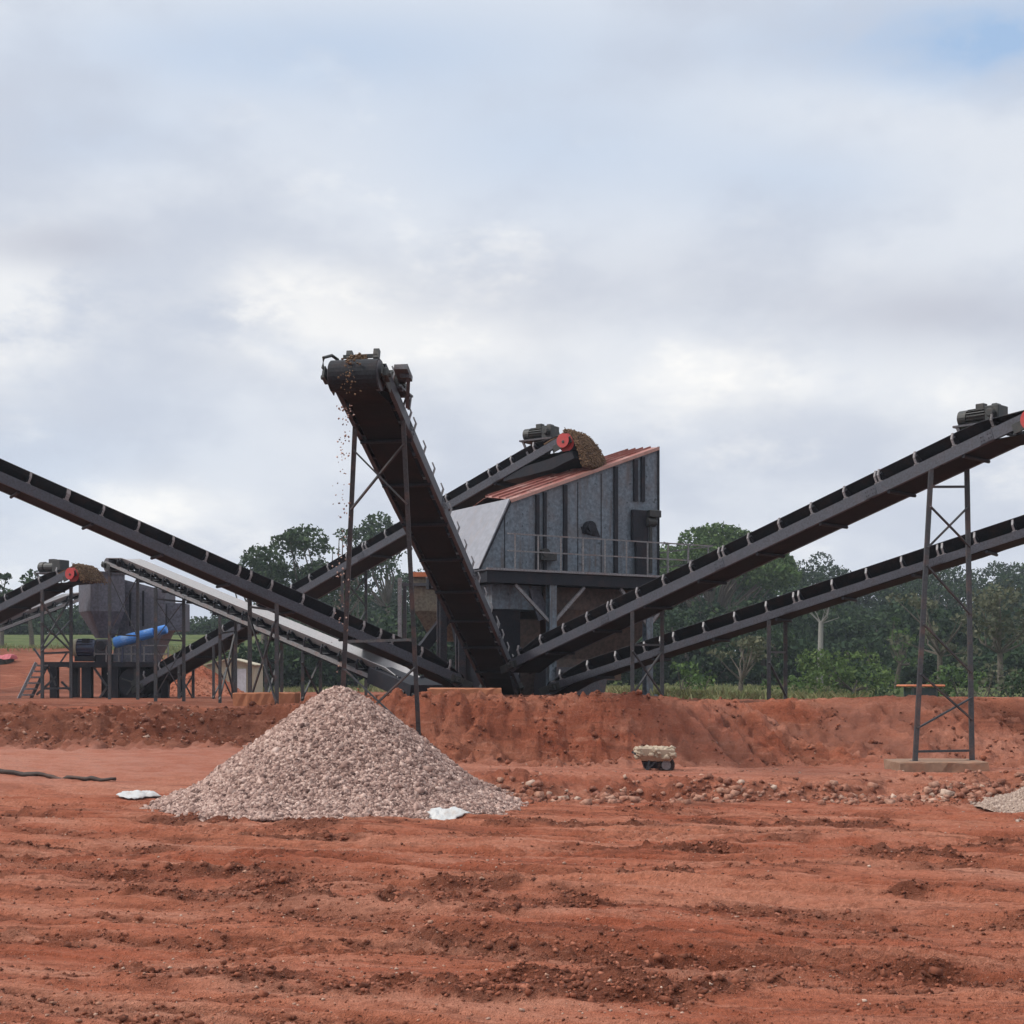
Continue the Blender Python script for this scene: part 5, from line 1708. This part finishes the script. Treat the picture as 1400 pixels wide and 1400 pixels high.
# bright heads of cumulus
br = mth('ADD', mth('MULTIPLY', blob(20, 420, 110, 95), 1.0), mth('MULTIPLY', blob(400, 430, 150, 70), 0.85))
br = mth('ADD', br, mth('MULTIPLY', blob(620, 470, 170, 60), 0.7))
br = mth('ADD', br, mth('MULTIPLY', blob(1010, 520, 140, 45), 0.75))
br = mth('ADD', br, mth('MULTIPLY', blob(1330, 530, 160, 50), 0.55))
br = mth('ADD', br, mth('MULTIPLY', blob(220, 690, 110, 40), 0.6))
br = mth('ADD', br, mth('MULTIPLY', blob(1200, 130, 240, 50), 0.35))
br = mth('MULTIPLY', mth('MULTIPLY', br, 1.25), mth('ADD', mth('MULTIPLY', ramp(nt, nF, 0.40, 0.54), .6), mth('MULTIPLY', ramp(nt, nE, 0.42, 0.56), .4)))
br = mth('ADD', br, mth('MULTIPLY', mth('MULTIPLY', ramp(nt, nE, 0.52, 0.68), ramp(nt, nF, .45, .6)), .45))
c = mixc(nt, mth('MINIMUM', br, 1.0), c, whitec)
dk = mth('ADD', mth('MULTIPLY', blob(60, 330, 110, 30), 0.65), mth('MULTIPLY', blob(1320, 430, 190, 50), 0.55))
dk = mth('ADD', dk, mth('MULTIPLY', blob(900, 80, 110, 40), 0.35))
dk = mth('ADD', dk, mth('MULTIPLY', blob(900, 400, 320, 60), 0.3))
dk = mth('MINIMUM', mth('MULTIPLY', mth('MULTIPLY', dk, 1.4), ramp(nt, nD, 0.35, 0.60)), 1.0)
c = mixc(nt, dk, c, darkc)
blu = mixc(nt, 0.72, sky.outputs[0], tuple(v_ * S_ for v_ in (0.36, 0.56, 0.85)))
c = mixc(nt, opn, c, blu)
# the overcast is brighter high overhead than near the horizon
up = ramp(nt, sep.outputs[2], 0.42, 0.95)
c = mixc(nt, up, c, tuple(v_ * S_ for v_ in (1.75, 1.78, 1.85)))
nt.links.new(c, bg.inputs[0])

sd = bpy.data.lights.new("sun", 'SUN'); sd.energy = 2.7; sd.angle = R(8); sd.color = (1.0, 0.95, 0.88)
so = bpy.data.objects.new("sun", sd); col.objects.link(so)
sv = Vector((math.sin(SUN_AZ) * math.cos(SUN_EL), math.cos(SUN_AZ) * math.cos(SUN_EL), math.sin(SUN_EL)))
so.rotation_euler = (-sv).to_track_quat('-Z', 'Y').to_euler()
so.location = sv * 100

scene.view_settings.view_transform = 'Standard'
scene.view_settings.look = 'None'
scene.view_settings.exposure = 0.12
scene.view_settings.gamma = 1.0
